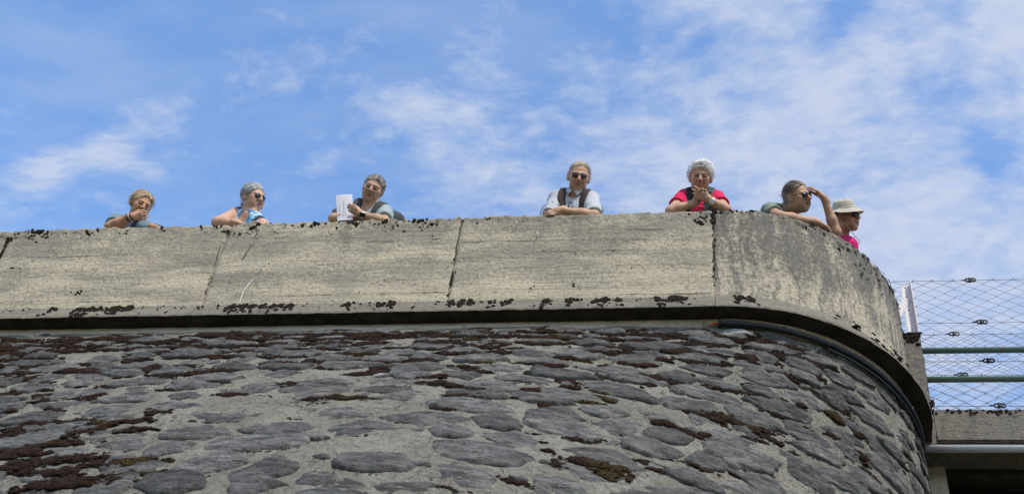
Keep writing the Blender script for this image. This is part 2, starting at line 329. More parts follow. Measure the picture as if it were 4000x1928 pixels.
# ------------------------------------------------------------------ moss cushions
def cushion(seed, nu=10, nv=4, spikes=44):
    """one tufted cushion, unit size: x along, y across, z up; with little leaf spikes"""
    r = np.random.default_rng(seed); V = [[0, 0, 1.0]]; 
    for j in range(1, nv + 1):
        a = j / nv * math.pi * 0.56
        for i in range(nu):
            t = i / nu * 2 * math.pi + 0.26 * (j % 2); V.append([math.sin(a) * math.cos(t), math.sin(a) * math.sin(t), math.cos(a)])
    V = np.array(V); d = 1 + 0.30 * fbm(V * 2.1 + seed * 7.7, 3, seed); V = V * d[:, None]
    f = [(0, 1 + i, 1 + (i + 1) % nu) for i in range(nu)]
    for j in range(nv - 1):
        for i in range(nu):
            a, b = 1 + j * nu + i, 1 + j * nu + (i + 1) % nu; f.append((a, a + nu, b + nu, b))
    V = V.tolist()
    for k in range(spikes):
        n = r.normal(size=3); n[2] = abs(n[2]); n /= np.linalg.norm(n); b0 = n * 0.93
        s_ = nrm(np.cross(n, r.normal(size=3))); l = n + r.normal(size=3) * 0.45; l = l / np.linalg.norm(l) * r.uniform(0.14, 0.38)
        i = len(V); V += [(b0 + s_ * 0.07).tolist(), (b0 - s_ * 0.07).tolist(), (b0 + l).tolist()]; f.append((i, i + 1, i + 2))
    return np.array(V), f
CUSH = [cushion(s) for s in range(7)]; CUSH_S = [cushion(s + 20, 7, 3, 9) for s in range(7)]
def put_cushion(mb, P, t, n, lx, ly, lz, rr):
    V, f = (CUSH if lx * ly > 2.2e-4 else CUSH_S)[rr.integers(len(CUSH))]; a = rr.uniform(-0.35, 0.35) + (math.pi if rr.random() < 0.5 else 0)
    t = nrm(t - n * (t @ n)); wv = np.cross(n, t); t2 = t * math.cos(a) + wv * math.sin(a); w2 = np.cross(n, t2)
    mb.add(P + V[:, :1] * lx * t2 + V[:, 1:2] * ly * w2 + V[:, 2:] * lz * n, f)

# ------------------------------------------------------------------ ground and walkway
def _ground(t, b):
    ob = t.add('ShaderNodeTexCoord').outputs['Object']; n = t.noise(ob, 0.7, 6, 0.6); f = t.noise(ob, 18, 5, 0.7)
    c = t.mix(t.ramp(n, 0.4, 0.62), (0.055, 0.062, 0.025, 1), (0.11, 0.095, 0.07, 1)); c = t.mix(t.math('MULTIPLY', t.ramp(f, 0.5, 0.7), 0.6), c, (0.03, 0.035, 0.015, 1))
    t.put(b.inputs['Base Color'], c); b.inputs['Roughness'].default_value = 1.0; t.put(b.inputs['Normal'], t.bump(f, 0.6, 0.03))
mb = MB(); gx = np.concatenate([-np.geomspace(12, 900, 14)[::-1], np.linspace(-11, 11, 45), np.geomspace(12, 900, 14)])
GX, GY = np.meshgrid(gx, gx, indexing='ij'); GZ = fbm(np.stack([GX * 0.5, GY * 0.5, 0 * GX], -1), 3, 3) * 0.06
mb.grid(np.stack([GX, GY, GZ], -1)); tag(mb.build('ground', mat('rough grass and gravel', _ground)), kind='structure')

# ------------------------------------------------------------------ concrete parapet
def arc_pt(s, off=0.0):
    """plan point and outward normal of the parapet front face at arc length s measured from X0 (negative along the straight part)"""
    s = np.asarray(s, float); th = np.clip(s / RA, 0, math.pi / 2)
    ex = np.maximum(s - RA * math.pi / 2, 0)
    x = np.where(s < 0, X0 + s, X0 + (RA + off) * np.sin(th)); y = np.where(s < 0, -off, RA - (RA + off) * np.cos(th)) + ex
    return x, y, np.sin(th), -np.cos(th)
parapet = thing('parapet_wall', (-2, 0.15, ZB), 'weathered concrete parapet with a rounded corner on top of the stone wall', 'wall')
SEND = RA * math.pi / 2 + 0.02
def panel(s0, s1, m, label, seed, uvx=0.0):
    mb = MB(); ns = int(max(8, (s1 - s0) / 0.016)); g = 0.0006
    ss = np.linspace(s0 + g, s1 - g, ns)
    # profile: face from the moulding up, broken upper arris, sloping coping, back face
    zf = np.concatenate([np.linspace(ZC - 0.01, ZT - 0.17, 26), np.linspace(ZT - 0.16, ZT - 0.012, 13)])
    prof = [(z, 0.0) for z in zf] + [(ZT - 0.003, 0.006), (ZT + 0.001, 0.02), (ZT + 0.002, 0.06), (ZT + 0.003, 0.12), (ZT + 0.003, 0.20), (ZT, 0.27), (ZT - 0.02, 0.30), (ZT - 0.5, 0.30), (DECK - 0.05, 0.30)]
    P = np.zeros((ns, len(prof), 3)); UV = np.zeros((ns, len(prof), 2))
    for j, (z, d) in enumerate(prof):
        x, y, nx, ny = arc_pt(ss, -d); q = np.stack([x * 1.0, y, 0 * x + z], -1)
        top = np.clip((z - (ZT - 0.16)) / 0.13, 0, 1) if d < 0.1 else (0.9 if d < 0.25 else 0.2)
        amp = 0.0022 + 0.0075 * top
        h = fbm(np.stack([ss * 26, 0 * ss + z * 26 + d * 26, 0 * ss + seed], -1), 3, 11) * amp + fbm(np.stack([ss * 1.3, 0 * ss + z * 2.5, 0 * ss + seed], -1), 2, 5) * 0.004
        # crumbled edges at the joints
        e = np.minimum(ss - s0, s1 - ss); h = h - 0.012 * np.exp(-(e / 0.012) ** 2)
        if d < 0.1: q[:, 0] += nx * h; q[:, 1] += ny * h
        if d > 0.0: q[:, 2] += h * 0.8
        P[:, j] = q; UV[:, j, 0] = ss + uvx; UV[:, j, 1] = z - ZC - d
    mb.grid(P, UV)
    for e in (0, ns - 1):
        c = P[e]; f = list(range(len(c))); mb.add(c, [tuple(f if e == 0 else f[::-1])], UV[e])
    o = mb.build('concrete_panel', m, parapet); tag(o, label); return o
JX = [-9.4, -7.52, -5.66, -3.81, -1.955, -0.072]
for i in range(5):
    panel(JX[i] - X0, JX[i + 1] - X0, M_PANEL, None, i * 3.3, i * 5.1)
panel(JX[5] - X0, SEND, M_ARC, 'curved end panel streaked with vertical grey stains', 30.0)

# moulding at the foot of the parapet: sloping face, lip and dark soffit, cast in the same lengths
def ledge(s0, s1):
    ns = int(max(8, (s1 - s0) / 0.03)); ss = np.linspace(s0 + 0.002, s1 - 0.002, ns)
    prof = [(ZC + 0.0, 0.002), (ZC - 0.05, LIP * 0.27), (ZC - 0.10, LIP * 0.54), (ZC - 0.15, LIP * 0.80), (ZB + 0.012, LIP * 0.985), (ZB, LIP * 0.96)]
    mb = MB(); P = np.zeros((ns, len(prof), 3)); UV = np.zeros((ns, len(prof), 2))
    for j, (z, d) in enumerate(prof):
        h = fbm(np.stack([ss * 18, 0 * ss + z * 18, 0 * ss], -1), 3, 21) * (0.004 if 0 < j else 0.001)
        x, y, nx, ny = arc_pt(ss, d); P[:, j] = np.stack([x + nx * h, y + ny * h, z + 0 * x], -1); UV[:, j] = np.stack([ss, 0 * ss + z - ZB], -1)
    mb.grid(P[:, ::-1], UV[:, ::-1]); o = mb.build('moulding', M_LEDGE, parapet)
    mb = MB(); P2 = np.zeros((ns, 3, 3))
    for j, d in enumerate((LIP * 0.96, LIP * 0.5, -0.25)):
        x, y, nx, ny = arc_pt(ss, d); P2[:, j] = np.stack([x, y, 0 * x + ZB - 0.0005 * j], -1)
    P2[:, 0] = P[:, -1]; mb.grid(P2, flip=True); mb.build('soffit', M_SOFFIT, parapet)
for a, b_ in ((JX[0], JX[3]), (JX[3], JX[5])): ledge(a - X0, b_ - X0)
ledge(JX[5] - X0, SEND)

# board lines and cracks: narrow dark strips laid just proud of the face
M_CRACK = flat('dark crack strip', (0.022, 0.019, 0.017), 1.0, var=0.3)
def crack(pts, w0, seed, name='crack'):
    """pts: (s, z) polyline on the face"""
    r = np.random.default_rng(seed); pts = np.asarray(pts, float); L = np.concatenate([[0], np.cumsum(np.linalg.norm(np.diff(pts, axis=0), axis=1))])
    n = max(4, int(L[-1] / 0.012)); t = np.linspace(0, L[-1], n); s = np.interp(t, L, pts[:, 0]); z = np.interp(t, L, pts[:, 1])
    q = np.stack([t * 14, 0 * t, 0 * t + seed], -1); d = nrm(pts[-1] - pts[0]); pd = np.array([-d[1], d[0]])
    j = fbm(q, 3, seed) * (0.006 if abs(d[1]) > 0.3 else 0.0012); s = s + pd[0] * j; z = z + pd[1] * j
    wd = w0 * np.clip(0.55 + 0.9 * fbm(q * 0.6 + 5, 3, seed + 3), 0.06, 2.2); wd[0] = wd[-1] = 0.0004
    a = np.stack([s - pd[0] * wd, z - pd[1] * wd], -1); b_ = np.stack([s + pd[0] * wd, z + pd[1] * wd], -1)
    mb = MB(); P = np.zeros((n, 3, 3))
    for k, (c, o) in enumerate(((a, 0.004), (np.stack([s, z], -1), 0.0055), (b_, 0.004))):
        x, y, nx, ny = arc_pt(c[:, 0], 0); P[:, k] = np.stack([x + nx * o, y + ny * o, c[:, 1]], -1)
    mb.grid(P); return mb.build(name, M_CRACK, parapet)
def face_sz(px, py): p_ = WY(px, py, 0.0); return (p_[0] - X0, p_[2])
for i, pl in enumerate([[(1010, 898), (985, 955), (945, 1015)], [(1025, 1050), (1000, 1082)], [(866, 960), (850, 1010), (812, 1124)], [(40, 925), (24, 960), (0, 1010)],
                        [(1802, 862), (1790, 940), (1774, 1043), (1755, 1150)], [(2787, 850), (2790, 980), (2796, 1140)]]):
    crack([face_sz(*q) for q in pl], (0.0045, 0.004, 0.0025, 0.007, 0.0035, 0.0032)[i], 40 + i)
for i, (x0, y0, x1, y1) in enumerate([(905, 1160, 1770, 1140), (1240, 1035, 1340, 1032), (1600, 1027, 1770, 1022), (1800, 945, 2540, 933), (2300, 895, 2600, 897), (2080, 982, 2500, 975),
                                      (2400, 1036, 2760, 1032), (2200, 1152, 2780, 1146), (100, 1004, 420, 1001), (300, 1180, 520, 1178), (1430, 945, 1560, 943)]):
    crack([face_sz(x0, y0), face_sz(x1, y1)], 0.0016, 60 + i, 'board_mark')
# pale lime run below the slanting crack
M_LIME = flat('lime run', (0.46, 0.43, 0.37), 0.9, var=0.3, scale=60)
mb = MB(); pl = [(998, 1086), (972, 1112), (952, 1140), (936, 1186)]
P = np.zeros((len(pl), 3, 3))
for i, q in enumerate(pl):
    s_, z_ = face_sz(*q); wd = (0.003, 0.008, 0.006, 0.007)[i]
    for k, o in enumerate((-wd, 0, wd)): P[i, k] = (X0 + s_ + o, -0.0075, z_)
mb.grid(P, flip=True); mb.build('lime_streak', M_LIME, parapet)
# two small bent white hooks
M_WHITE = flat('white paint', (0.75, 0.75, 0.73), 0.5, var=0.05)
for (hx, hy) in ((2018, 886), (2098, 928)):
    s_, z_ = face_sz(hx, hy); x = X0 + s_; mb = MB()
    mb.tube([(x, 0.01, z_), (x, -0.03, z_), (x + 0.004, -0.04, z_ + 0.004), (x + 0.006, -0.038, z_ + 0.016)], 0.004, 6); mb.build('hook', M_WHITE, parapet)

# moss on the moulding, the coping and the joints
rm = np.random.default_rng(5); mb = MB()
def moss_ledge(x0, x1, big, yy=None):
    n = max(2, int((x1 - x0) / (5.5 if big else 10)))
    for i in range(n):
        xx = rm.uniform(x0, x1); 
        sx = WY(xx, 1180, -0.04)[0] - X0
        for q in range(3 if big else 1):
            fz = rm.uniform(0.55, 1.0) if rm.random() < 0.6 else rm.uniform(0.1, 0.9); x, y, nx, ny = arc_pt(sx + rm.normal() * 0.012, LIP * (1 - fz) + 0.004)
            n_ = nrm([nx * 0.86, ny * 0.86, 0.5]); P = np.array([x, y, ZB + 0.195 * fz]); sc = rm.uniform(0.006, 0.017) if big else rm.uniform(0.005, 0.011)
            put_cushion(mb, P, np.array([0.25, -0.3, -1.0]), n_, sc * rm.uniform(1.2, 2.8), sc, sc * 0.6, rm)
for a, b_, g in [(190, 222, 1), (232, 246, 0), (285, 420, 1), (430, 530, 1), (548, 580, 0), (610, 650, 0), (655, 740, 0), (770, 800, 0), (845, 870, 0), (900, 1045, 1), (1060, 1150, 1), (1160, 1190, 0), (1255, 1290, 0),
                 (1345, 1370, 1), (1395, 1410, 0), (1430, 1460, 0), (1475, 1545, 1), (1620, 1640, 0), (1690, 1720, 0), (1745, 1855, 1), (1875, 1890, 0), (1915, 1935, 1), (1970, 1995, 1), (2075, 2085, 0), (2120, 2165, 1), (2200, 2240, 1),
                 (2250, 2300, 0), (2310, 2380, 1), (2405, 2430, 1), (2480, 2500, 0), (2540, 2582, 1), (2600, 2680, 1), (2690, 2705, 0), (20, 60, 0), (100, 120, 0), (2880, 2940, 1)]: moss_ledge(a, b_, g)
for th, k in ((0.55, 3), (0.72, 5), (0.86, 8), (0.93, 14), (1.0, 10), (1.08, 12), (1.2, 8), (1.3, 5)):      # along the rounded corner
    for i in range(k):
        x, y, nx, ny = arc_pt(RA * (th + rm.normal() * 0.03), LIP * rm.uniform(0.05, 0.7)); P = np.array([x, y, ZB + 0.195 * rm.uniform(0.45, 0.95)]); sc = rm.uniform(0.008, 0.02)
        put_cushion(mb, P, np.array([-ny, nx, 0]), nrm([nx, ny, 0.5]), sc * 1.6, sc, sc * 0.6, rm)
for i in range(900):      # the arris and the coping
    s_ = rm.uniform(-9, SEND); wgt = 0.5 + 0.9 * fbm(np.array([[s_ * 1.7, 0.3, 2.0]]), 3, 8)[0] + (0.5 if s_ > 0.95 else 0)
    if rm.random() > wgt: continue
    dz = abs(rm.normal()) * (0.055 if s_ < 0.9 else 0.11); sc = rm.uniform(0.003, 0.0095) * (1.25 if dz < 0.03 else 0.9)
    x, y, nx, ny = arc_pt(s_, 0.001); n_ = nrm([nx, ny, 0.15]); P = np.array([x, y, ZT - 0.010 - dz])
    for q in range(rm.integers(1, 4)):
        put_cushion(mb, P + np.array([rm.normal() * 0.012, 0, rm.normal() * 0.010]) * (abs(ny) + 0.2), np.array([0.2 - ny * 0.1, nx, -1.0]), n_, sc * rm.uniform(0.8, 2.4), sc, sc * 0.42, rm)
for (jx, top, bot, k, sc0) in ((-0.075, ZT, ZC + 0.1, 95, 0.0065), (-1.955, ZT, ZC + 0.3, 14, 0.005), (-1.952, ZC + 0.3, ZC + 0.05, 40, 0.006), (-5.66, ZT - 0.08, ZC + 0.45, 60, 0.009), (-3.812, ZC + 0.3, ZC + 0.12, 18, 0.005)):
    for i in range(k):
        f_ = rm.random() ** (2.4 if jx == -0.075 else 1.0); P = np.array([jx + rm.normal() * (0.012 if f_ < 0.2 else 0.006), -0.001, top + (bot - top) * f_]); sc = sc0 * rm.uniform(0.5, 1.4) * (1.3 if f_ < 0.18 and jx == -0.075 else 0.8)
        put_cushion(mb, P, np.array([0.1, 0, -1.0]), np.array([0, -1.0, 0.1]), sc * 1.5, sc, sc * 0.6, rm)
for (px_, py_, k, sc0) in ((150, 905, 26, 0.011), (175, 915, 12, 0.009), (135, 935, 7, 0.008), (72, 1042, 4, 0.009), (300, 1145, 8, 0.009), (345, 905, 5, 0.01), (490, 905, 5, 0.01), (890, 905, 5, 0.009), (1225, 878, 5, 0.011), (1690, 876, 6, 0.009), (1695, 928, 3, 0.007), (2735, 866, 7, 0.012), (2080, 1117, 2, 0.006), (2230, 1103, 2, 0.006)):
    s_, z_ = face_sz(px_, py_)
    for i in range(k):
        P = np.array([X0 + s_ + rm.normal() * 0.022, -0.001, min(ZT - 0.006, z_ + rm.normal() * 0.016)]); sc = sc0 * rm.uniform(0.6, 1.3); put_cushion(mb, P, np.array([1.0, 0, -0.5]), np.array([0, -1.0, 0.1]), sc * 1.6, sc, sc * 0.6, rm)
tag(mb.build('moss', M_MOSS_DARK, parapet), kind='stuff')
# walkway slab behind the parapet
mb = MB(); th = np.linspace(0, math.pi / 2, 14); ri = RA - 0.302
pl = [(-9.4, 0.302)] + [(X0 + ri * math.sin(a), RA - ri * math.cos(a)) for a in th] + [(X0 + ri, 4.6), (-9.4, 4.6)]; n_ = len(pl)
mb.add([(x, y, DECK) for x, y in pl] + [(x, y, DECK - 0.2) for x, y in pl], [tuple(range(n_)), tuple(range(2 * n_ - 1, n_ - 1, -1))] + [(i + n_, (i + 1) % n_ + n_, (i + 1) % n_, i) for i in range(n_)])
tag(mb.build('walkway', M_DECK, smooth=False), kind='structure')

# ------------------------------------------------------------------ stone wall: a battered, warped surface, straight at the top and rounded below
ZS, ZV = ZB - 0.001, 5.30
RT_ = 1.375; CXB, CYB, RB = -2.128, 2.585, 3.811; SE = 1.95 + RT_ * math.pi / 2
def top_curve(s):
    th = np.clip((s - 1.95) / RT_, 0, math.pi / 2); ex = np.maximum(s - SE, 0)
    return np.stack([np.where(s < 1.95, -2 + s, -0.05 + RT_ * np.sin(th)), np.where(s < 1.95, 0.030, 1.403 - RT_ * np.cos(th)) + ex], -1)
def bot_curve(s):
    th = np.clip(s / SE * math.pi / 2, 0, math.pi / 2); ex = np.maximum(s - SE, 0); dl = np.minimum(s, 0) * 1.0
    far = np.maximum(-dl - 3.2, 0); d2 = np.minimum(-dl, 3.2)
    x = np.where(s < 0, CXB + dl, CXB + RB * np.sin(th)); y = np.where(s < 0, CYB - RB + 0.042 * d2 ** 2 + 0.27 * far * 0.8, CYB - RB * np.cos(th)) + ex
    return np.stack([x, y], -1)
def surf(s, k):
    s = np.asarray(s, float); k = np.asarray(k, float); T, B = top_curve(s), bot_curve(s); kk = k[..., None]
    D = B - T; below = np.maximum(kk - 1, 0)
    th = np.clip(s / SE * math.pi / 2, 0, math.pi / 2); nb = np.stack([np.sin(th), -np.cos(th)], -1)
    xy = T + D * np.minimum(kk, 1) + np.where(kk > 1, (nb * 0.9 * np.clip(1 - th / 2.2, 0.25, 1)[..., None] ) * below, 0)
    z = ZS + (ZV - ZS) * k
    return np.concatenate([xy, z[..., None]], -1)
def frame(s, k):
    e = 1e-3; a = (surf(s + e, k) - surf(s - e, k)) / (2 * e); b_ = (surf(s, k + e) - surf(s, k - e)) / (2 * e)
    la = np.linalg.norm(a, axis=-1, keepdims=True); n = np.cross(b_, a); n /= np.linalg.norm(n, axis=-1, keepdims=True)
    t = a / la; wd = np.cross(t, n); lb = np.sum(b_ * wd, -1, keepdims=True)
    sgn = np.sign(n[..., 1:2] * -1 + n[..., 0:1]); n = n * np.where(sgn == 0, 1, sgn)
    return t, np.cross(n, t) * -1, n, la[..., 0], np.linalg.norm(b_, axis=-1)
stone_wall = thing('stone_wall', (-2, 0, 0), 'battered wall of dark slate rubble with wide pale mortar joints and brown moss', 'wall')

BURY = [(-0.95, 0.74, 0.55, 0.15, 0.015), (-0.25, 0.66, 0.45, 0.10, 0.010), (-1.6, 0.93, 0.5, 0.08, 0.010), (1.2, 0.92, 0.4, 0.06, 0.006)]
def mortar_h(s, k):
    P = surf(s, k); h = fbm(P * 3.2, 3, 31) * 0.0075 + fbm(P * 15, 2, 32) * 0.004 + fbm(P * 45, 2, 33) * 0.0035
    for (cs, ck, rs, rk, a) in BURY: h = h + a * np.exp(-(((s - cs) / rs) ** 2 + ((k - ck) / rk) ** 2))
    return h * np.clip((k - 0.02) / 0.05, 0.05, 1)
mb = MB(); ss = np.concatenate([np.linspace(-7.6, -3.4, 60)[:-1], np.linspace(-3.4, 4.6, 560), np.linspace(4.65, 7.5, 40)]); kk = np.concatenate([np.linspace(0, 1.16, 200), np.linspace(1.19, (ZS + 0.2) / (ZS - ZV), 36)])
S, K = np.meshgrid(ss, kk, indexing='ij'); P = surf(S, K); _, _, N, _, _ = frame(S, K); P = P + N * mortar_h(S, K)[..., None]
mb.grid(P, np.stack([S, K * 2.3], -1), flip=True)
mb.build('mortar', M_MORTAR, stone_wall)
# smooth band of render under the moulding
kb = np.linspace(0, 0.044, 8); S, K = np.meshgrid(np.linspace(-7.6, 4.6, 420), kb, indexing='ij'); P = surf(S, K); _, _, N, _, _ = frame(S, K)
P = P + N * (0.012 * np.clip((0.036 + 0.010 * fbm(np.stack([S * 3, 0 * S, 0 * S], -1), 3, 77) - K) / 0.006, -0.6, 1) + 0.003 * fbm(P * 9, 3, 5))[..., None]
mb = MB(); mb.grid(P, np.stack([S, K * 2.3], -1), flip=True); mb.build('mortar_band', M_BAND, stone_wall)

STONES = []
def make_stone(s, k, a, b_, r, big=True, proud=0.0):
    """dome conforming to the wall: a, b_ half sizes in metres along and down the slope"""
    n = 36; ph = np.arange(n) / n * 2 * np.pi; ex = r.uniform(0.5, 0.95); sd = r.integers(1000)
    cx = np.sign(np.cos(ph)) * np.abs(np.cos(ph)) ** ex; cy = np.sign(np.sin(ph)) * np.abs(np.sin(ph)) ** r.uniform(0.62, 1.1)
    # broken outline: a few corners joined by nearly straight edges
    nc = r.integers(6, 10); ca = np.sort((np.arange(nc) + r.uniform(-.38, .38, nc)) / nc * 2 * np.pi); cr = 1 + r.normal(size=nc) * 0.10
    qx = np.cos(ca) * cr; qy = np.sin(ca) * cr; qx = np.append(qx, qx[0]); qy = np.append(qy, qy[0]); ll = np.concatenate([[0], np.cumsum(np.hypot(np.diff(qx), np.diff(qy)))]); tt_ = np.arange(n) / n * ll[-1]
    px_ = np.interp(tt_, ll, qx); py_ = np.interp(tt_, ll, qy); px_ = (np.roll(px_, 1) + 4 * px_ + np.roll(px_, -1)) / 6; py_ = (np.roll(py_, 1) + 4 * py_ + np.roll(py_, -1)) / 6
    cx = 0.35 * np.sign(np.cos(ph)) * np.abs(np.cos(ph)) ** ex * 0 + px_ * 1.08; cy = py_ * 1.12; ph = np.arctan2(py_, px_)
    lump = 1 + 0.10 * fbm(np.stack([np.cos(ph) * 1.3, np.sin(ph) * 1.3, 0 * ph + sd], -1), 3, 3) + 0.030 * r.normal(size=n)
    shear = r.uniform(-0.5, 0.5); taper = r.uniform(-0.35, 0.35); slope = r.normal() * 0.055
    X = a * cx * lump; Y = b_ * cy * lump * (1 + taper * cx); X = X + shear * Y; Y = Y + X * slope
    rings = [(1.06, -0.02), (1.0, -0.004), (0.95, 0.005), (0.88, 0.010), (0.76, 0.0125), (0.62, 0.014), (0.46, 0.015), (0.30, 0.0155), (0.15, 0.0155)]; V = []; uv = []
    t0, w0, n0, la, lb = frame(np.array(s), np.array(k)); tilt = r.normal(size=2) * 0.02
    def place(x, y, h):
        s2 = s + x / la; k2 = k + y / lb; q = surf(s2, k2); _, _, nn, _, _ = frame(s2, k2); return q + nn * h[..., None]
    for (sc, h) in rings:
        x, y = X * sc, Y * sc; hh = h + proud + (0.008 * fbm(np.stack([x * 7, y * 14, 0 * x + sd], -1), 3, 9, 0.6) - 0.007 * np.abs(fbm(np.stack([x * 16 + 0.3 * y, y * 34, 0 * x + sd], -1), 2, 14)) + 0.003) * (1 if sc < 1.02 else 0) + (x * tilt[0] + y * tilt[1]) * (1 if sc < 1.02 else 0.5)
        V.append(place(x, y, hh)); uv.append(np.stack([x, y], -1))
    V.append(place(np.zeros(1), np.zeros(1), np.array([0.0155 + proud]))); uv.append(np.zeros((1, 2)))
    f = []; R_ = len(rings)
    for j in range(R_ - 1):
        for i in range(n): f.append((j * n + i, j * n + (i + 1) % n, (j + 1) * n + (i + 1) % n, (j + 1) * n + i)[::-1])
    for i in range(n): f.append(((R_ - 1) * n + (i + 1) % n, (R_ - 1) * n + i, R_ * n))
    return np.concatenate(V), [q[::-1] for q in f], np.concatenate(uv)
rs = np.random.default_rng(21); k = 0.048; row = 0; EDGES = []
_, _, _, _, lb0 = frame(np.array(0.0), np.array(0.5)); 
while k < 1.30:
    hgt = (0.092 + 0.150 * min(1, k) ** 1.1) * rs.uniform(0.85, 1.15); kh = hgt / 2.3; s = -5.4 + rs.uniform(0, 0.4)
    while s < 6.2:
        L = (0.28 + 0.20 * min(1, k)) * rs.uniform(0.62, 1.38)
        tt, ww, nn, la, lb = frame(np.array(s + L * 0.4), np.array(k + kh / 2)); Ls = L / float(la)
        gap = rs.uniform(0.008, 0.04) * (1.0 + 0.3 * k); ck = k + kh / 2 + rs.normal() * kh * 0.13; cs = s + Ls / 2
        b_ = (hgt / 2 - 0.006 - 0.002 * k) * rs.uniform(0.84, 1.18); a = L / 2
        if not (rs.random() < 0.03): STONES.append((cs, ck, a, b_, rs.integers(1 << 30), rs.normal() * 0.0055))
        s += (L + gap) / float(la)
        if rs.random() < 0.20 and k > 0.2:      # a small pinning stone in the joint
            STONES.append((s + 0.02, k + kh * rs.uniform(0.2, 0.8), rs.uniform(0.03, 0.07), rs.uniform(0.018, 0.035), rs.integers(1 << 30), -0.003)); s += 0.07 / float(la)
    k += kh * 0.985; row += 1
C_ = np.array([surf(np.array(q[0]), np.array(q[1])) for q in STONES]); PX = pix(C_)
seen = (PX[:, 0] > -60) & (PX[:, 0] < 3800) & (PX[:, 1] < 1990) & (PX[:, 1] > 1200)
toc = CAM - C_; nn_ = np.array([frame(np.array(q[0]), np.array(q[1]))[2] for q in STONES]); seen &= (np.sum(toc * nn_, 1) > -0.3)
size = np.array([q[2] * q[3] for q in STONES]) / np.sum(toc ** 2, 1) * (np.sum(toc * nn_, 1) / np.linalg.norm(toc, axis=1)).clip(0.05)
order = sorted(np.nonzero(seen)[0], key=lambda i: -size[i]); single = set(order[:292]); rest = MB()
PALE = {int(min(np.nonzero(seen)[0], key=lambda i: np.hypot(PX[i, 0] - x, PX[i, 1] - y))) for x, y in ((110, 1850), (2900, 1350), (1480, 1440))}
for i, (cs, ck, a, b_, sd, pr) in enumerate(STONES):
    V, f, uv = make_stone(cs, ck, a, b_, np.random.default_rng(sd), True, pr)
    if i in single:
        c0 = V[-1]; m1 = MB(); m1.add(V - c0, f, uv); pale = i in PALE; o = m1.build('stone', M_QUARTZ if pale else M_STONE, stone_wall)
        if pale: o['label'] = 'pale quartz streaked stone'
        o.location = c0.tolist()
    else: rest.add(V, f, uv + rs.uniform(0, 50))
tag(rest.build('small_stones', M_STONE, stone_wall), kind='stuff')

# moss in the joints: strings of cushions along the courses, thick under the moulding and low on the left
rm = np.random.default_rng(12); clumps = []; small = MB(); n_clump = 0
LS, LK = np.linspace(-7.2, 6.4, 700), np.linspace(0.03, 1.4, 150); G_S, G_K = np.meshgrid(LS, LK, indexing='ij')
G_P = surf(G_S, G_K); G_t, G_w, G_n, G_la, G_lb = frame(G_S, G_K); G_h = mortar_h(G_S, G_K)
def wall_at(s, k):
    """point on the mortar face with its frame, looked up"""
    a = min(max((s - LS[0]) / (LS[1] - LS[0]), 0), len(LS) - 1.001); b_ = min(max((k - LK[0]) / (LK[1] - LK[0]), 0), len(LK) - 1.001)
    i, j = int(a), int(b_); u, v = a - i, b_ - j
    P = (G_P[i, j] * (1 - u) + G_P[i + 1, j] * u) * (1 - v) + (G_P[i, j + 1] * (1 - u) + G_P[i + 1, j + 1] * u) * v
    return P + G_n[i, j] * G_h[i, j], G_t[i, j], G_n[i, j], G_la[i, j], G_lb[i, j]
def grow(mbx, s, k, length, size, ang, rr):
    n = max(1, int(length / (size * 1.0))); _, _, _, la, lb = wall_at(s, k)
    def one(u, y, sc, hmul):
        s2 = s + u / la; k2 = max(0.05, k + y / lb); P, t, nn, _, _ = wall_at(s2, k2)
        put_cushion(mbx, P + nn * (0.002 + hmul * size), t, nn, sc * rr.uniform(1.2, 2.3), sc * rr.uniform(0.6, 0.95), sc * rr.uniform(0.42, 0.62), rr)
    for i in range(n):
        u = (i / max(1, n - 1) - 0.5) * length if n > 1 else 0; env = 1 - 0.5 * abs(2 * i / max(1, n - 1) - 1) ** 2 if n > 2 else 1
        one(u + rr.normal() * size * 0.25, math.tan(ang) * u + rr.normal() * size * 0.28, size * rr.uniform(0.6, 1.1) * env, 0)
        for q in range(4): one(u + rr.normal() * size * 0.75, math.tan(ang) * u + rr.normal() * size * 0.5, size * rr.uniform(0.14, 0.38) * env, 0.30 * rr.random())
def clump(s, k, length, size, ang=0.0):
    global n_clump
    P = pix(wall_at(s, k)[0])
    if n_clump < 250 and length + size > 0.085 and -100 < P[0] < 3800 and P[1] < 2000:
        m1 = MB(); grow(m1, s, k, length, size, ang, rm); n_clump += 1
        c0 = surf(np.array(s), np.array(k)); m1.v = [v - c0 for v in m1.v]; o = m1.build('moss_clump', M_MOSS, stone_wall); o.location = c0.tolist()
    else: grow(small, s, k, length, size, ang, rm)
def joint_spot(k_lo, k_hi, s_lo, s_hi):
    """a place on the lower or upper edge of some stone"""
    while True:
        q = STONES[rm.integers(len(STONES))]
        if k_lo < q[1] < k_hi and s_lo < q[0] < s_hi:
            side = 1 if rm.random() < 0.7 else -1; _, _, _, la, lb = wall_at(q[0], q[1]); u = rm.uniform(-0.8, 0.8)
            return q[0] + u * q[2] / float(la), q[1] + side * q[3] * (1.08 - 0.5 * u * u) / float(lb), -side * u * 0.5 * q[3] / q[2]
for i in range(1900):      # dense zone just under the parapet
    s, k, an = joint_spot(0.05, 0.75, -4.4, 2.6)
    if rm.random() > math.exp(-max(0, k - 0.12) / 0.19) * (0.9 if s < 1.9 else 0.55): continue
    clump(s, max(0.068, k), rm.uniform(0.03, 0.20), rm.uniform(0.018, 0.038), an)
for i in range(70):
    clump(rm.uniform(-4.4, 2.0), rm.uniform(0.062, 0.19), rm.uniform(0.06, 0.26), rm.uniform(0.020, 0.036), rm.normal() * 0.06)
for i in range(190):      # scattered cushions on the bulging part
    s, k, an = joint_spot(0.15, 1.08, -3.6, 4.6)
    if rm.random() < 0.72 * math.exp(-max(0, k - 0.35) / 0.7) + (0.2 if s > 1 else 0): clump(s, k, rm.uniform(0.02, 0.22), rm.uniform(0.016, 0.036), an)
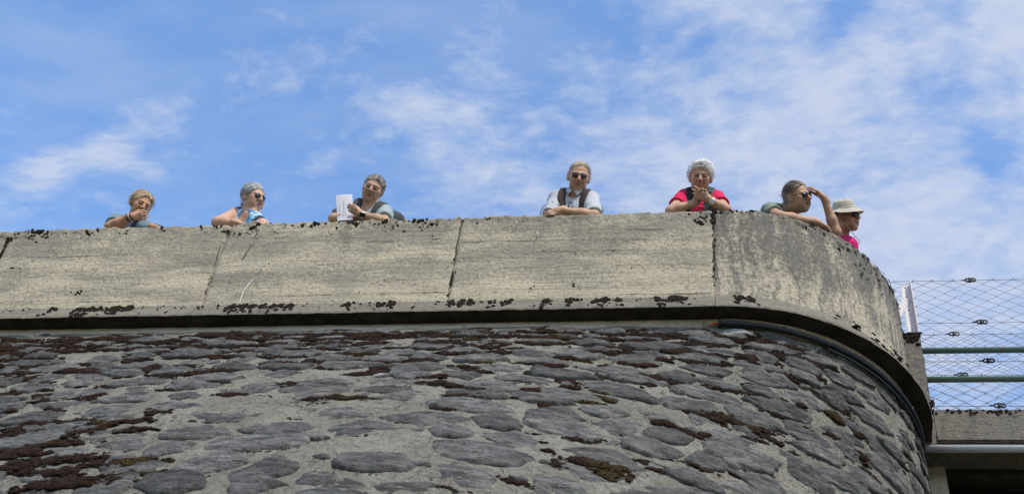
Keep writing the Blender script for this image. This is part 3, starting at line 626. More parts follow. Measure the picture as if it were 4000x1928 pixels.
for (px_, py_, ln, sz, an) in [(60, 1790, .45, .055, .02), (140, 1760, .5, .055, -.05), (230, 1800, .45, .05, .1), (60, 1830, .5, .06, .0), (180, 1850, .4, .05, .05), (330, 1790, .35, .045, .0), (260, 1700, .5, .042, -.02), (430, 1665, .55, .045, -.04), (520, 1690, .22, .045, 0),
                               (60, 1700, .35, .05, .05), (150, 1650, .28, .035, 0), (300, 1645, .25, .03, 0), (250, 1712, .16, .045, 0), (440, 1810, .45, .04, -.04), (560, 1800, .35, .035, .03), (300, 1880, .35, .055, .1), (180, 1910, .4, .055, 0), (380, 1890, .4, .05, -.12), (520, 1860, .35, .04, -.08), (630, 1852, .2, .03, 0),
                               (2330, 1825, .34, .05, .12), (2360, 1860, .2, .05, .1), (2250, 1805, .16, .04, .05), (2140, 1760, .14, .026, 1.2), (2185, 1812, .1, .026, .2), (1330, 1560, .34, .030, -.03), (1230, 1565, .16, .036, 0), (1135, 1505, .2, .038, 0), (1780, 1508, .45, .040, .02), (1860, 1550, .30, .040, -.08),
                               (1660, 1470, .18, .035, 0), (1440, 1460, .3, .040, -.1), (1560, 1445, .3, .040, 0), (560, 1445, .35, .04, 0), (330, 1455, .4, .04, -.02), (2490, 1480, .2, .04, .1), (2780, 1630, .22, .03, .5), (2850, 1640, .2, .032, .3), (2980, 1700, .25, .03, .3), (3300, 1700, .10, .05, 1.2), (3230, 1560, .34, .036, .5), (3480, 1510, .3, .04, .5)]:
    # nearest wall point for a spot seen in the photograph
    g_s = np.linspace(-4.6, 4.8, 240); g_k = np.linspace(0.05, 1.15, 110); GS, GK = np.meshgrid(g_s, g_k, indexing='ij')
    if 'GP' not in globals():
        GQ = surf(GS, GK); GP = pix(GQ); GN = frame(GS, GK)[2]; BAD = np.sum((CAM - GQ) * GN, -1) < 0
    d2 = (GP[..., 0] - px_) ** 2 + (GP[..., 1] - py_) ** 2 + BAD * 1e9; i_ = np.unravel_index(np.argmin(d2), d2.shape)
    clump(float(GS[i_]), float(GK[i_]), ln, sz, an)
# thin dark moss lines along the lower edges of stones
for q in STONES:
    if q[1] < 0.2 or q[2] < 0.1 or rm.random() < 0.35: continue
    _, _, _, la, lb = wall_at(q[0], q[1]); side = 1 if rm.random() < 0.75 else -1; u0 = rm.uniform(-0.9, 0.3); u1 = u0 + rm.uniform(0.3, 1.0)
    for u in np.arange(u0, min(0.95, u1), 0.016 / q[2]):
        if rm.random() < 0.25: continue
        s2 = q[0] + u * q[2] / float(la); k2 = q[1] + side * (1.04 - 0.55 * u * u + rm.normal() * 0.04) * q[3] / float(lb); P, t, nn, _, _ = wall_at(s2, k2); sc = rm.uniform(0.004, 0.010); put_cushion(small, P, t, nn, sc * 1.7, sc * 0.8, sc * 0.55, rm)
tag(small.build('moss', M_MOSS, stone_wall), kind='stuff')

# ------------------------------------------------------------------ black ribbed conduit along the curved head of the wall
def conduit_path(s, k, off):
    P = surf(s, k); _, _, N, _, _ = frame(s, k); return P + N * off[..., None]
cond = thing('cable_conduit', surf(np.array(1.9), np.array(0.05)), 'black ribbed cable conduit curving round the wall head below the parapet', 'conduit')
M_ORANGE = flat('orange cable sheath', (0.62, 0.13, 0.03), 0.5)
sA = 1.93; t_ = np.linspace(sA, 4.9, 620); kc = np.interp(t_, [1.9, 2.3, 3.2, 4.2, 5], [0.030, 0.034, 0.050, 0.075, 0.10]); off = np.interp(t_, [1.9, 2.2, 2.8, 5], [0.028, 0.030, 0.034, 0.032])
mb = MB(); P = conduit_path(t_, kc, off); rr_ = 0.0205 + 0.0016 * np.cos(np.arange(620) * math.pi); mb.tube(P, rr_, 12); mb.build('conduit', M_BLACK, cond)
mb = MB(); P2 = conduit_path(t_, kc + 0.020, off - 0.004); mb.tube(P2[150:], 0.0075, 8); mb.build('thin_cable', M_BLACK, cond)
mb = MB(); e0 = P[0]; d0 = nrm(P[0] - P[6]); mb.tube([e0 - d0 * 0.03, e0 + d0 * 0.02, e0 + d0 * 0.045 + np.array([0, 0, -0.004]), e0 + d0 * 0.075 + np.array([0, 0.0, -0.016])], [0.009, 0.009, 0.006, 0.003], 8); mb.build('orange_cable', M_ORANGE, cond)
for i in (88, 330, 470, 560):
    mb = MB(); T_ = nrm(P[i + 2] - P[i - 2]); mb.tube([P[i] - T_ * 0.007, P[i] + T_ * 0.007], 0.0265, 14); n_ = frame(np.array(t_[i]), np.array(kc[i]))[2]
    mb.tube([P[i] - n_ * 0.01, P[i] - n_ * 0.07], 0.006, 6); mb.build('clamp', M_BLACK, cond)

# ------------------------------------------------------------------ footbridge on the right: end pillar, deck edge, rails, wire fences, pipe
M_GREEN = mat('green rail paint with rust', lambda t, b: (t.put(b.inputs['Base Color'], t.mix(t.ramp(t.noise(t.add('ShaderNodeTexCoord').outputs['Object'], 14, 6, 0.7), 0.60, 0.68), (0.125, 0.19, 0.145, 1), (0.22, 0.13, 0.07, 1))), t.put(b.inputs['Roughness'], 0.5)))
M_GALV = flat('galvanised steel', (0.66, 0.61, 0.58), 0.6, 0.0, 0.12, 60)
M_PIPE = flat('bright steel pipe', (0.66, 0.66, 0.67), 0.28, 0.25, 0.06, 30, 0.6)
M_WIRE = flat('galvanised wire', (0.11, 0.12, 0.15), 0.6, 0.0)
M_IRON = flat('black tensioner iron', (0.018, 0.018, 0.02), 0.5)
YF = 1.42                                   # plane of the deck edge and the pillar front
pil = thing('end_pillar', (1.36, YF + 0.15, 5.3), 'mossy concrete end pillar between curved parapet and wire fence', 'pillar')
def rough_box(mb, x0, x1, y0, y1, z0, z1, amp=0.004, step=0.03, sd=0):
    def face(o, u, v, nu, nv, n):
        a = np.linspace(0, 1, nu); b_ = np.linspace(0, 1, nv); A, B = np.meshgrid(a, b_, indexing='ij'); P = np.array(o) + A[..., None] * np.array(u) + B[..., None] * np.array(v)
        P = P + np.array(n) * (fbm(P * 14 + sd, 3, 41) * amp)[..., None]; uvp = np.stack([P[..., 0] + P[..., 1], P[..., 2] - 6 + 0 * P[..., 1]], -1); mb.grid(P, uvp)
    dx, dy, dz = x1 - x0, y1 - y0, z1 - z0; nx, ny, nz = (max(2, int(d / step)) for d in (dx, dy, dz))
    face((x0, y0, z0), (dx, 0, 0), (0, 0, dz), nx, nz, (0, -1, 0)); face((x1, y0, z0), (0, dy, 0), (0, 0, dz), ny, nz, (1, 0, 0))
    face((x1, y1, z0), (-dx, 0, 0), (0, 0, dz), nx, nz, (0, 1, 0)); face((x0, y1, z0), (0, -dy, 0), (0, 0, dz), ny, nz, (-1, 0, 0))
    face((x0, y0, z1), (dx, 0, 0), (0, dy, 0), nx, ny, (0, 0, 1)); face((x0, y1, z0), (dx, 0, 0), (0, -dy, 0), nx, ny, (0, 0, -1))
ZD = 5.985 + CAMZ; ZDB = 5.69 + CAMZ
mb = MB(); rough_box(mb, 1.24, 1.505, YF, YF + 0.32, ZDB - 0.02, ZT + 0.01, 0.006, 0.012); mb.build('shaft', M_ARC, pil)
mb = MB(); rp = np.random.default_rng(3)
for i in range(90):
    x = rp.uniform(1.26, 1.51); P = np.array([x, YF - 0.002, ZT + 0.004 - abs(rp.normal()) * 0.05]); sc = rp.uniform(0.006, 0.017); put_cushion(mb, P, np.array([1, 0, -.4]), np.array([0, -1, 0.3]), sc * 1.4, sc, sc * 0.6, rp)
for i in range(26):
    P = np.array([1.335 + rp.normal() * 0.01, YF - 0.002, rp.uniform(ZDB + 0.25, ZT)]); sc = rp.uniform(0.005, 0.014); put_cushion(mb, P, np.array([0, 0, 1.0]), np.array([0, -1, 0.0]), sc * 1.4, sc, sc * 0.6, rp)
for i in range(14):
    P = np.array([1.505 + rp.normal() * 0.012, YF - 0.004, ZD + 0.02 + rp.normal() * 0.02]); sc = rp.uniform(0.006, 0.014); put_cushion(mb, P, np.array([0, 0, 1.0]), np.array([0.3, -1, 0.0]), sc * 1.4, sc, sc * 0.6, rp)
tag(mb.build('moss', M_MOSS_DARK, pil), kind='stuff')
br = thing('footbridge', (4.5, YF + 0.6, ZDB), 'narrow concrete footbridge leading off to the right from the end pillar', 'bridge')
BX = 11.0
mb = MB(); rough_box(mb, 1.51, BX, YF + 0.004, YF + 1.0, ZDB, ZD, 0.004, 0.03, 3); mb.build('deck', M_DECK, br)
mb = MB(); rough_box(mb, 1.509, BX, YF - 0.012, YF + 0.05, ZDB + 0.012, ZDB + 0.085, 0.003, 0.03, 5); mb.build('deck_lip', M_DECK, br)
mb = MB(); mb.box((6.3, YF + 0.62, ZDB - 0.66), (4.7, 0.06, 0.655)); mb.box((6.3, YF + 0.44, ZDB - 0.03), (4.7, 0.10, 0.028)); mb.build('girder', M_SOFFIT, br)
mb = MB(); 
for i in range(120):
    x = rp.uniform(1.52, 4.5); P = np.array([x, YF + 0.002, ZD - abs(rp.normal()) * 0.02]); sc = rp.uniform(0.004, 0.011); put_cushion(mb, P, np.array([1, 0, -.4]), np.array([0, -1, 0.5]), sc * 1.5, sc, sc * 0.6, rp)
tag(mb.build('moss', M_MOSS_DARK, br), kind='stuff')
ab = thing('abutment_pier', (1.6, YF + 0.5, 0), 'pale concrete abutment pier behind the rounded stone wall under the footbridge', 'pier')
mb = MB(); rough_box(mb, 1.30, 1.585, YF + 0.30, YF + 0.72, 0.0, ZDB - 0.006, 0.004, 0.05, 8); mb.build('shaft', M_BAND, ab)
# silver pipe under the deck
pp = thing('steel_pipe', (1.5, YF + 0.07, ZDB - 0.045), 'bright steel pipe slung under the footbridge edge', 'pipe')
mb = MB(); mb.tube([(1.40, YF + 0.015, ZDB - 0.05), (BX, YF + 0.015, ZDB - 0.05)], 0.030, 20); mb.build('pipe', M_PIPE, pp)
for x in (2.3, 3.6, 4.9, 6.2):
    mb = MB(); mb.tube([(x - 0.012, YF + 0.015, ZDB - 0.05), (x + 0.012, YF + 0.015, ZDB - 0.05)], 0.0325, 20); mb.box((x, YF + 0.015, ZDB - 0.010), (0.012, 0.004, 0.012)); mb.build('pipe_clip', M_GALV, pp)
# green hand rails
hr = thing('hand_railing', (1.5, YF + 0.05, ZD), 'green painted double tube railing along the footbridge', 'railing')
for (py_,) in ((1367,), (1480,)):
    z = WY(3800, py_, YF + 0.05)[2]; mb = MB(); mb.tube([(1.40, YF + 0.05, z), (BX, YF + 0.05, z)], 0.0245, 14); mb.build('rail', M_GREEN, hr)
for x in (4.6, 7.0, 9.4):
    mb = MB(); mb.tube([(x, YF + 0.05, ZD - 0.01), (x, YF + 0.05, WY(3800, 1367, YF + 0.05)[2])], 0.022, 12); mb.build('railing_post', M_GREEN, hr)
# wire mesh fences on both sides of the bridge
def fence(y, x0, z0, z1, post, label, tens, wires, sd):
    fn = thing('wire_fence', (x0, y, z0), label, 'fence', 'wire mesh fences on both sides of the footbridge')
    w_, h_ = 0.080, 0.094; x1 = 6.4; r = np.random.default_rng(sd); mb = MB(); nrow = int(round((z1 - z0) / (h_ / 2)))
    ph = r.uniform(0, 1)
    for i in range(int((x1 - x0) / w_)):
        xc = x0 + 0.01 + (i + 0.5) * w_; pts = []; sag = 0.010 * fbm(np.array([[i * 0.35, 0, sd]]), 2, 9)[0]
        for j in range(nrow + 1):
            x = xc + (w_ / 2 if (j + i) % 2 else -w_ / 2); z = z1 - j * h_ / 2
            x += 0.006 * fbm(np.array([[i * 0.9, j * 0.5, sd]]), 2, 3)[0]; z += sag * (j / nrow) + 0.005 * fbm(np.array([[i * 0.6, j * 0.7, sd + 9]]), 2, 4)[0]
            sgn = 1 if (j + i) % 2 else -1
            pts += [(x - sgn * 0.004, y - 0.003, z + 0.006), (x, y + 0.003, z + 0.001), (x - sgn * 0.004, y - 0.003, z - 0.005)]
        pts = [(pts[0][0] + 0.012, y + 0.004, z1 + 0.020), (pts[0][0] + 0.004, y - 0.004, z1 + 0.014)] + pts
        mb.tube(pts, 0.0021, 3, caps=False)
    tag(mb.build('wire_mesh', M_WIRE, fn, smooth=False), kind='stuff')
    for z in wires:
        mb = MB(); xs = np.linspace(x0, x1, 30); mb.tube(np.stack([xs, 0 * xs + y - 0.006, z - 0.004 * np.sin((xs - x0) * 1.3)], -1), 0.0022, 5); mb.build('tension_wire', M_WIRE, fn)
    for (tx, tz) in tens:
        T_ = MB(); n = 20; a = np.arange(n) / n * 2 * np.pi
        lp = np.stack([tx + 0.040 * np.sign(np.cos(a)) * np.abs(np.cos(a)) ** 0.55, 0 * a + y - 0.012, tz + 0.017 * np.sign(np.sin(a)) * np.abs(np.sin(a)) ** 0.6], -1)
        T_.tube(lp, 0.0065, 6, closed=True); T_.tube([(tx - 0.006, y - 0.012, tz - 0.021), (tx - 0.006, y - 0.012, tz + 0.021)], 0.010, 8); T_.tube([(tx + 0.012, y - 0.012, tz - 0.015), (tx + 0.012, y - 0.012, tz + 0.015)], 0.005, 6)
        T_.tube([(tx - 0.075, y - 0.010, tz), (tx - 0.038, y - 0.012, tz)], [0.004, 0.008], 8); T_.build('tensioner', M_IRON, fn)
    return fn
def at(px_, py_, y): p_ = WY(px_, py_, y); return (p_[0], p_[2])
YA = YF + 0.13; 
zA1 = WY(3750, 1096, YA)[2]
fA = fence(YA, 1.37, ZD - 0.10, zA1, True, 'near wire mesh fence with a pale angle steel post on the end pillar',
           [at(3790, 1097, YA), at(3835, 1260, YA), at(3862, 1411, YA), at(3905, 1586, YA)], [zA1, at(3835, 1260, YA)[1], at(3862, 1411, YA)[1], at(3900, 1586, YA)[1]], 3)
YB = YF + 0.86; zB1 = WY(3750, 1306, YB)[2]
fB = fence(YB, 1.30, ZD - 0.15, zB1, False, 'far wire mesh fence seen through the near one', [at(3727, 1306, YB), at(3760, 1465, YB)], [zB1, at(3760, 1465, YB)[1]], 8)
# the post: an angle iron, web and flange, with a flat raking brace behind it
b0 = WZ(3578, 1302, ZT + 0.005); zp = WY(3543, 1082, b0[1])[2]; px0, py0 = b0[0], b0[1] + 0.06
mb = MB(); mb.box((px0 - 0.010, py0 + 0.02, (ZT + zp - 0.03) / 2), (0.034, 0.003, (zp - 0.03 - ZT) / 2)); mb.box((px0 - 0.010, py0 + 0.022, zp - 0.030), (0.035, 0.006, 0.004)); mb.build('post_web', M_GALV, fA, smooth=False)
mb = MB(); mb.box((px0 + 0.027, py0 - 0.012, (ZT + zp) / 2), (0.003, 0.034, (zp - ZT) / 2)); mb.build('post_flange', M_GALV, fA, smooth=False)
for z in (0.18, 0.52, 0.76, 0.92):
    mb = MB(); mb.tube([(px0 - 0.012, py0 + 0.014, ZT + (zp - ZT) * z), (px0 - 0.012, py0 + 0.026, ZT + (zp - ZT) * z)], 0.006, 8); mb.build('bolt', M_IRON, fA)
mb = MB(); q0 = np.array([px0 - 0.010, py0 + 0.012, ZT + (zp - ZT) * 0.72]); q1 = np.array([px0 - 0.25, py0 + 0.03, ZT + 0.01]); d = nrm(q1 - q0); nx = nrm(np.cross(d, [0, 1, 0]))
V = [q + s_ * nx * 0.030 + o * np.array([0, 1, 0]) * 0.003 for q in (q0, q1) for s_ in (-1, 1) for o in (-1, 1)]
mb.add(V, [(0, 1, 3, 2), (4, 6, 7, 5), (0, 4, 5, 1), (2, 3, 7, 6), (0, 2, 6, 4), (1, 5, 7, 3)]); mb.build('brace', M_GALV, fA, smooth=False)

# ------------------------------------------------------------------ people: bodies grown from a smooth distance field into one continuous mesh
class SDF:
    """ordered list of soft primitives; ('u'nion or 's'ubtract, kind, data, blend, bound centre, bound radius)"""
    def __init__(s): s.p = []
    def cone(s, a, b, ra, rb=None, k=0.02, op='u'):
        a, b = np.asarray(a, float), np.asarray(b, float); rb = ra if rb is None else rb
        s.p.append((op, 'c', (a, b, ra, rb), k, (a + b) / 2, np.linalg.norm(a - b) / 2 + max(ra, rb))); return s
    def ell(s, c, r, R=None, k=0.02, op='u'):
        c, r = np.asarray(c, float), np.asarray(r, float); s.p.append((op, 'e', (c, r, np.eye(3) if R is None else np.asarray(R, float)), k, c, r.max())); return s
    @staticmethod
    def _one(kind, d, P):
        if kind == 'c':
            a, b, ra, rb = d; ab = b - a; L2 = max(ab @ ab, 1e-12); t = np.clip((P - a) @ ab / L2, 0, 1)
            q = P - a - t[..., None] * ab; return np.sqrt(np.einsum('...i,...i', q, q)) - (ra + (rb - ra) * t)
        c, r, R = d; q = (P - c) @ R; k0 = np.sqrt(np.einsum('...i,...i', q / r, q / r)); k1 = np.sqrt(np.einsum('...i,...i', q / r ** 2, q / r ** 2))
        return k0 * (k0 - 1) / np.maximum(k1, 1e-9)
    def __call__(s, P, act=None):
        D = np.full(P.shape[:-1], 0.35)
        for i, (op, kind, d, k, c, R) in enumerate(s.p):
            if act is not None:
                m = act[i]
                if not m.any(): continue
                e = s._one(kind, d, P[m]); cur = D[m]
            else: e = s._one(kind, d, P); cur = D
            if op == 'u':
                h = np.maximum(k - np.abs(cur - e), 0) / k; v = np.minimum(cur, e) - h * h * k * 0.25
            else:
                e = -e; h = np.maximum(k - np.abs(cur - e), 0) / k; v = np.maximum(cur, e) + h * h * k * 0.25
            if act is not None: D[m] = v
            else: D = v
        return D

def mesh_sdf(sdf, h, post=None, margin=0.0, lo=None, hi=None):
    """surface nets over the active blocks only"""
    pr = [p for p in sdf.p if p[0] == 'u']
    L = np.min([p[4] - p[5] for p in pr], 0) - margin - 3 * h; H = np.max([p[4] + p[5] for p in pr], 0) + margin + 3 * h
    if lo is not None: L = np.maximum(L, lo)
    if hi is not None: H = np.minimum(H, hi)
    B = 8; nb = np.ceil((H - L) / (B * h)).astype(int); bi = np.stack(np.meshgrid(*[np.arange(n) for n in nb], indexing='ij'), -1).reshape(-1, 3)
    bc = L + (bi + 0.5) * B * h; rad = B * h * 0.87
    d = sdf(bc) ; keep = np.abs(d - margin * 0.5) < rad * 1.35 + margin + 0.012; bi, bc = bi[keep], bc[keep]
    act = [np.linalg.norm(bc - p[4], axis=1) < p[5] + rad + p[3] + margin + 0.03 for p in sdf.p]
    off = np.stack(np.meshgrid(*[np.arange(B + 1)] * 3, indexing='ij'), -1); P = L + (bi[:, None, None, None, :] * B + off) * h
    n = len(bi); D = sdf(P, act)
    if post is not None: D = post(P, D)
    NX, NY, NZ = (nb * B + 2)
    ins = D < 0; cells = np.zeros((n, B, B, B), int); acc = np.zeros((n, B, B, B, 3)); cnt = np.zeros((n, B, B, B))
    cor = [(i, j, k) for i in (0, 1) for j in (0, 1) for k in (0, 1)]
    def sl(c): return (slice(None),) + tuple(slice(x, x + B) for x in c)
    for a in range(8):
        for ax in range(3):
            c0 = cor[a]
            if c0[ax]: continue
            c1 = list(c0); c1[ax] = 1; d0, d1 = D[sl(c0)], D[sl(c1)]; x = (d0 < 0) != (d1 < 0)
            t = np.where(x, d0 / np.where(x, d0 - d1, 1), 0); pt = np.zeros(acc.shape) + np.array(c0); pt[..., ax] += t
            acc += pt * x[..., None]; cnt += x
    g = bi[:, None, None, None, :] * B + off[:B, :B, :B]; m = cnt > 0
    V = L + (g[m] + acc[m] / cnt[m][:, None]) * h; gid = (g[m][:, 0] * NY + g[m][:, 1]) * NZ + g[m][:, 2]
    o = np.argsort(gid); gs = gid[o]; V = V[o]
    faces = []; st = (NY * NZ, NZ, 1)
    for ax in range(3):
        u, w_ = [(1, 2), (2, 0), (0, 1)][ax]; c1 = [0, 0, 0]; c1[ax] = 1
        d0, d1 = ins[sl((0, 0, 0))], ins[sl(c1)]
        for sgn in (0, 1):
            x = (d0 & ~d1) if sgn == 0 else (~d0 & d1); q = g[x]; base = (q[:, 0] * NY + q[:, 1]) * NZ + q[:, 2]
            ids = [base, base - st[u], base - st[u] - st[w_], base - st[w_]]; ix = [np.searchsorted(gs, i).clip(0, len(gs) - 1) for i in ids]
            ok = np.all([gs[a] == b for a, b in zip(ix, ids)], 0); Q = np.stack(ix, -1)[ok]; faces.append(Q if sgn == 0 else Q[:, ::-1])
    return V, np.concatenate(faces)

def np_mesh(name, V, Fq, m, parent=None, col=None, smooth=True):
    me = bpy.data.meshes.new(name); me.vertices.add(len(V)); me.vertices.foreach_set('co', V.astype(np.float32).ravel())
    me.loops.add(Fq.size); me.loops.foreach_set('vertex_index', Fq.astype(np.int32).ravel()); me.polygons.add(len(Fq))
    me.polygons.foreach_set('loop_start', np.arange(0, Fq.size, Fq.shape[1], dtype=np.int32)); me.polygons.foreach_set('loop_total', np.full(len(Fq), Fq.shape[1], np.int32))
    me.polygons.foreach_set('use_smooth', np.full(len(Fq), smooth)); me.update(calc_edges=True); me.validate()
    if col is not None:
        c = np.ones((len(V), 4), np.float32); c[:, :3] = col; ca = me.color_attributes.new('Col', 'FLOAT_COLOR', 'POINT'); ca.data.foreach_set('color', c.ravel())
    return link(name, me, m, parent)

def attr_mat(name, rough=0.6, spec=0.3, var=0.10, scale=90, bump=0.15, sss=0.0):
    def fn(t, b):
        c = t.add('ShaderNodeAttribute', attribute_name='Col').outputs['Color']; ob = t.add('ShaderNodeTexCoord').outputs['Object']; n = t.noise(ob, scale, 4, 0.6)
        v = t.ramp(n, 0.25, 0.75, 1 - var, 1 + var, False); t.put(b.inputs['Base Color'], t.mix(1.0, c, v, 'MULTIPLY')); b.inputs['Roughness'].default_value = rough
        b.inputs['Specular IOR Level'].default_value = spec; t.put(b.inputs['Normal'], t.bump(n, bump, 0.003))
        if sss: b.inputs['Subsurface Weight'].default_value = sss; b.inputs['Subsurface Radius'].default_value = (0.012, 0.005, 0.003); b.inputs['Subsurface Scale'].default_value = 0.6
    return mat(name, fn)
M_SKIN = attr_mat('skin', 0.55, 0.30, 0.16, 130, 0.6)
M_HAIR = attr_mat('hair', 0.6, 0.3, 0.12, 130, 0.15)
M_CLOTH = attr_mat('woven cloth', 0.95, 0.08, 0.16, 110, 0.6)
M_STRAP = attr_mat('pack webbing', 0.8, 0.2, 0.15, 250, 0.4)
M_LENS = flat('dark sunglass lens', (0.012, 0.010, 0.010), 0.08, var=0.1, spec=0.6)
M_FRAME = flat('thin dark spectacle frame', (0.03, 0.025, 0.022), 0.35)
M_EYE = attr_mat('eye', 0.35, 0.2, 0.0, 10, 0.0)

def rotm(yaw=0, pitch=0, roll=0):
    """columns = local x (right seen from the front), y (up), z (forward); yaw +: to its x side, pitch +: up, roll +: clockwise as seen from the front"""
    y, p, r = (math.radians(a) for a in (yaw, pitch, roll))
    Ry = np.array([[math.cos(y), 0, math.sin(y)], [0, 1, 0], [-math.sin(y), 0, math.cos(y)]]); Rx = np.array([[1, 0, 0], [0, math.cos(p), math.sin(p)], [0, -math.sin(p), math.cos(p)]])
    Rz = np.array([[math.cos(r), math.sin(r), 0], [-math.sin(r), math.cos(r), 0], [0, 0, 1]]); return Ry @ Rx @ Rz
def facing(P, az=None, el=None):
    """frame at P whose z looks at the place the photographer stood"""
    t = nrm(CAM - np.asarray(P)); r = nrm(np.cross([0, 0, 1.0], t)); return np.stack([r, np.cross(t, r), t], 1)

class Head:
    def __init__(s, c, R, o): s.c = np.asarray(c, float); s.R = R; s.o = o; s.k = o.get('size', 1.0) * 1.08
    def w(s, p): return s.c + s.k * (s.R @ np.asarray(p, float))
    def loc(s, P): return ((P - s.c) @ s.R) / s.k
    def add(s, S):
        o, k, R = s.o, s.k, s.R; W_ = o.get('wide', 1.0) * 1.07; J = o.get('jaw', 1.0) * 1.04
        def E(c, r, kk=0.02, op='u', rot=None): S.ell(s.w(c), np.array(r) * k, R if rot is None else R @ rot, kk * k, op)
        def C(a, b, ra, rb, kk=0.01, op='u'): S.cone(s.w(a), s.w(b), ra * k, rb * k, kk * k, op)
        E((0, .032, -.018), (.073 * W_, .080, .094)); E((0, -.018, .018), (.061 * W_, .088, .070), .03)
        E((0, -.064, .020), (.051 * W_ * J, .050, .058), .03); E((0, -.106, .056), (.024 * J, .018, .022), .03)
        for q in (-1, 1):
            E((q * .041 * W_, -.022, .054), (.023, .022, .022), .03); E((q * .034 * J, -.064, .052), (.020, .026, .022), .03)
            E((q * .031, .000, .098), (.0215, .0150, .024), .012, 's')
            E((q * .031, .000, .0735), (.0150, .0135, .0135), .006)
            C((q * .012, .0205, .0855), (q * .046, .019, .072), .0085, .0075, .012)
        C((0, .012, .083), (0, -.006, .094), .0075, .0085, .012); C((0, -.006, .092), (0, -.028, .1075 + o.get('nose', 0)), .0085, .0128, .010)
        for q in (-1, 1): C((q * .012, -.033, .094), (q * .0145, -.031, .087), .0092, .0085, .007)
        for q in (-1, 1): E((q * .006, -.0405, .096), (.0045, .003, .006), .003, 's')
        for q in (-1, 1):
            C((q * .0205, -.033, .089), (q * .032, -.062, .0745),   .0052, .0046, .010, 's')      # folds beside the mouth
            C((q * .031, -.0135, .087), (q * .042, -.011, .080), .002, .002, .006, 's')       # bags under the eyes
        sm = o.get('smile', 0.0)
        for q in (-1, 1):
            C((0, -.0585, .0855), (q * .022, -.0615 + sm * .006, .0765), .0062, .0035, .006); C((0, -.0705, .0845), (q * .020, -.0650 + sm * .005, .0765), .0072, .0035, .006)
            op_ = o.get('open', 0.0); C((0, -.0645 - op_ * .002, .092), (q * .0225, -.0632 + sm * .007, .081), .0022 + .005 * op_, .0016 + .002 * op_, .004, 's')
        C((0, -.0815, .087), (0, -.0815, .086), .003, .003, .012, 's')
        for y in (.048, .060): C((-.028, y, .0872), (.028, y, .0872), .0026, .0026, .006, 's')
        for q in (-1, 1): C((q * .052, .004, .060), (q * .060, -.012, .050), .0030, .0026, .006, 's')
        for q in (-1, 1):
            rot = rotm(q * 66, 0, -q * 8); e = o.get('ear', 1.0)
            E((q * .0765 * W_, -.006, -.010), (.0205 * e, .0335 * e, .0085), .008, 'u', rot); E((q * .084 * W_, -.003, -.004), (.0115 * e, .020 * e, .006), .006, 's', rot)
            E((q * .072 * W_, -.034, -.002), (.010, .012, .008), .008)
    def paint(s, V, base, col):
        """lips, brows, ruddy nose and cheeks, painted shade in mouth crease and sockets"""
        q = s.loc(V); x, y, z = q[:, 0], q[:, 1], q[:, 2]; near = (np.abs(x) < .1) & (np.abs(y) < .13) & (np.abs(z) < .13)
        def mixc(m, c): col[:] = col * (1 - m[:, None]) + np.array(c) * m[:, None]
        ss = lambda a, lo, hi: np.clip((a - lo) / (hi - lo), 0, 1)
        sm = s.o.get('smile', 0.0); ly = -.0645 + sm * .006 * (x / .022) ** 2
        lip = near * (1 - ss(np.abs(y - ly) / .011, .6, 1.0)) * (1 - ss(np.abs(x), .018, .025)) * ss(z, .066, .072)
        mixc(lip * s.o.get('lipmix', .85), s.o.get('lip', (0.30, 0.115, 0.085)))
        gl = near * (1 - ss(np.abs(y - ly) / .0032, .4, 1.0)) * (1 - ss(np.abs(x), .020, .026)) * ss(z, .062, .068); mixc(gl * .75, (0.085, 0.035, 0.028))  # shade of the mouth crease painted as a dark line
        if s.o.get('open', 0) > 0 or sm > .5:
            t = near * (1 - ss(np.abs(y - ly - .001) / .0034, .5, 1.0)) * (1 - ss(np.abs(x), .012, .017)) * ss(z, .066, .07); mixc(t * .8, (0.5, 0.45, 0.38) if sm > .5 else (0.03, .012, .01))
        br = near * (1 - ss(np.abs(y - (.0235 - 3.2 * (np.abs(x) - .030) ** 2 * 6)), .003, .0055)) * ss(np.abs(x), .012, .016) * (1 - ss(np.abs(x), .044, .050)) * ss(z, .055, .06)
        mixc(br * s.o.get('browmix', .7), s.o.get('brow', (0.12, 0.09, 0.07)))
        red = near * np.exp(-((x / .02) ** 2 + ((y + .03) / .02) ** 2)) * ss(z, .08, .09) + near * np.exp(-(((np.abs(x) - .042) / .018) ** 2 + ((y + .025) / .02) ** 2)) * ss(z, .03, .05) * .8
        col *= 1 + red[:, None] * np.array([.05, -.06, -.06]); n = fbm(q * 60, 3, 4); col *= (1 + 0.07 * n[:, None])
        soc = near * np.exp(-(((np.abs(x) - .031) / .017) ** 2 + ((y - .000) / .011) ** 2)) * ss(z, .04, .06); col *= 1 - soc[:, None] * np.array([.16, .2, .2])  # eye socket shading painted into the skin colour
    def eyes(s, parent, iris=(0.10, 0.07, 0.045), gaze=(0, 0)):
        for q in (-1, 1):
            a = np.linspace(0, math.pi * 0.62, 12); b_ = np.linspace(0, 2 * math.pi, 20); A, Bm = np.meshgrid(a, b_, indexing='ij'); r = .0128
            loc_ = np.stack([np.sin(A) * np.cos(Bm) * 1.12, np.sin(A) * np.sin(Bm) * 0.60, np.cos(A) * 1.06], -1) * r + np.array([q * .031, -.001, .0762])
            ang = np.degrees(A); c = np.where((ang < 12)[..., None], (0.004, 0.004, 0.004), np.where((ang < 34)[..., None], iris, (0.11, 0.095, 0.085)))
            mb = MB(); mb.grid((s.c + s.k * (loc_ @ s.R.T)), col=c.reshape(-1, 3)); mb.build('eye', M_EYE, parent, colours=True)
    def lid_lines(s, parent): pass
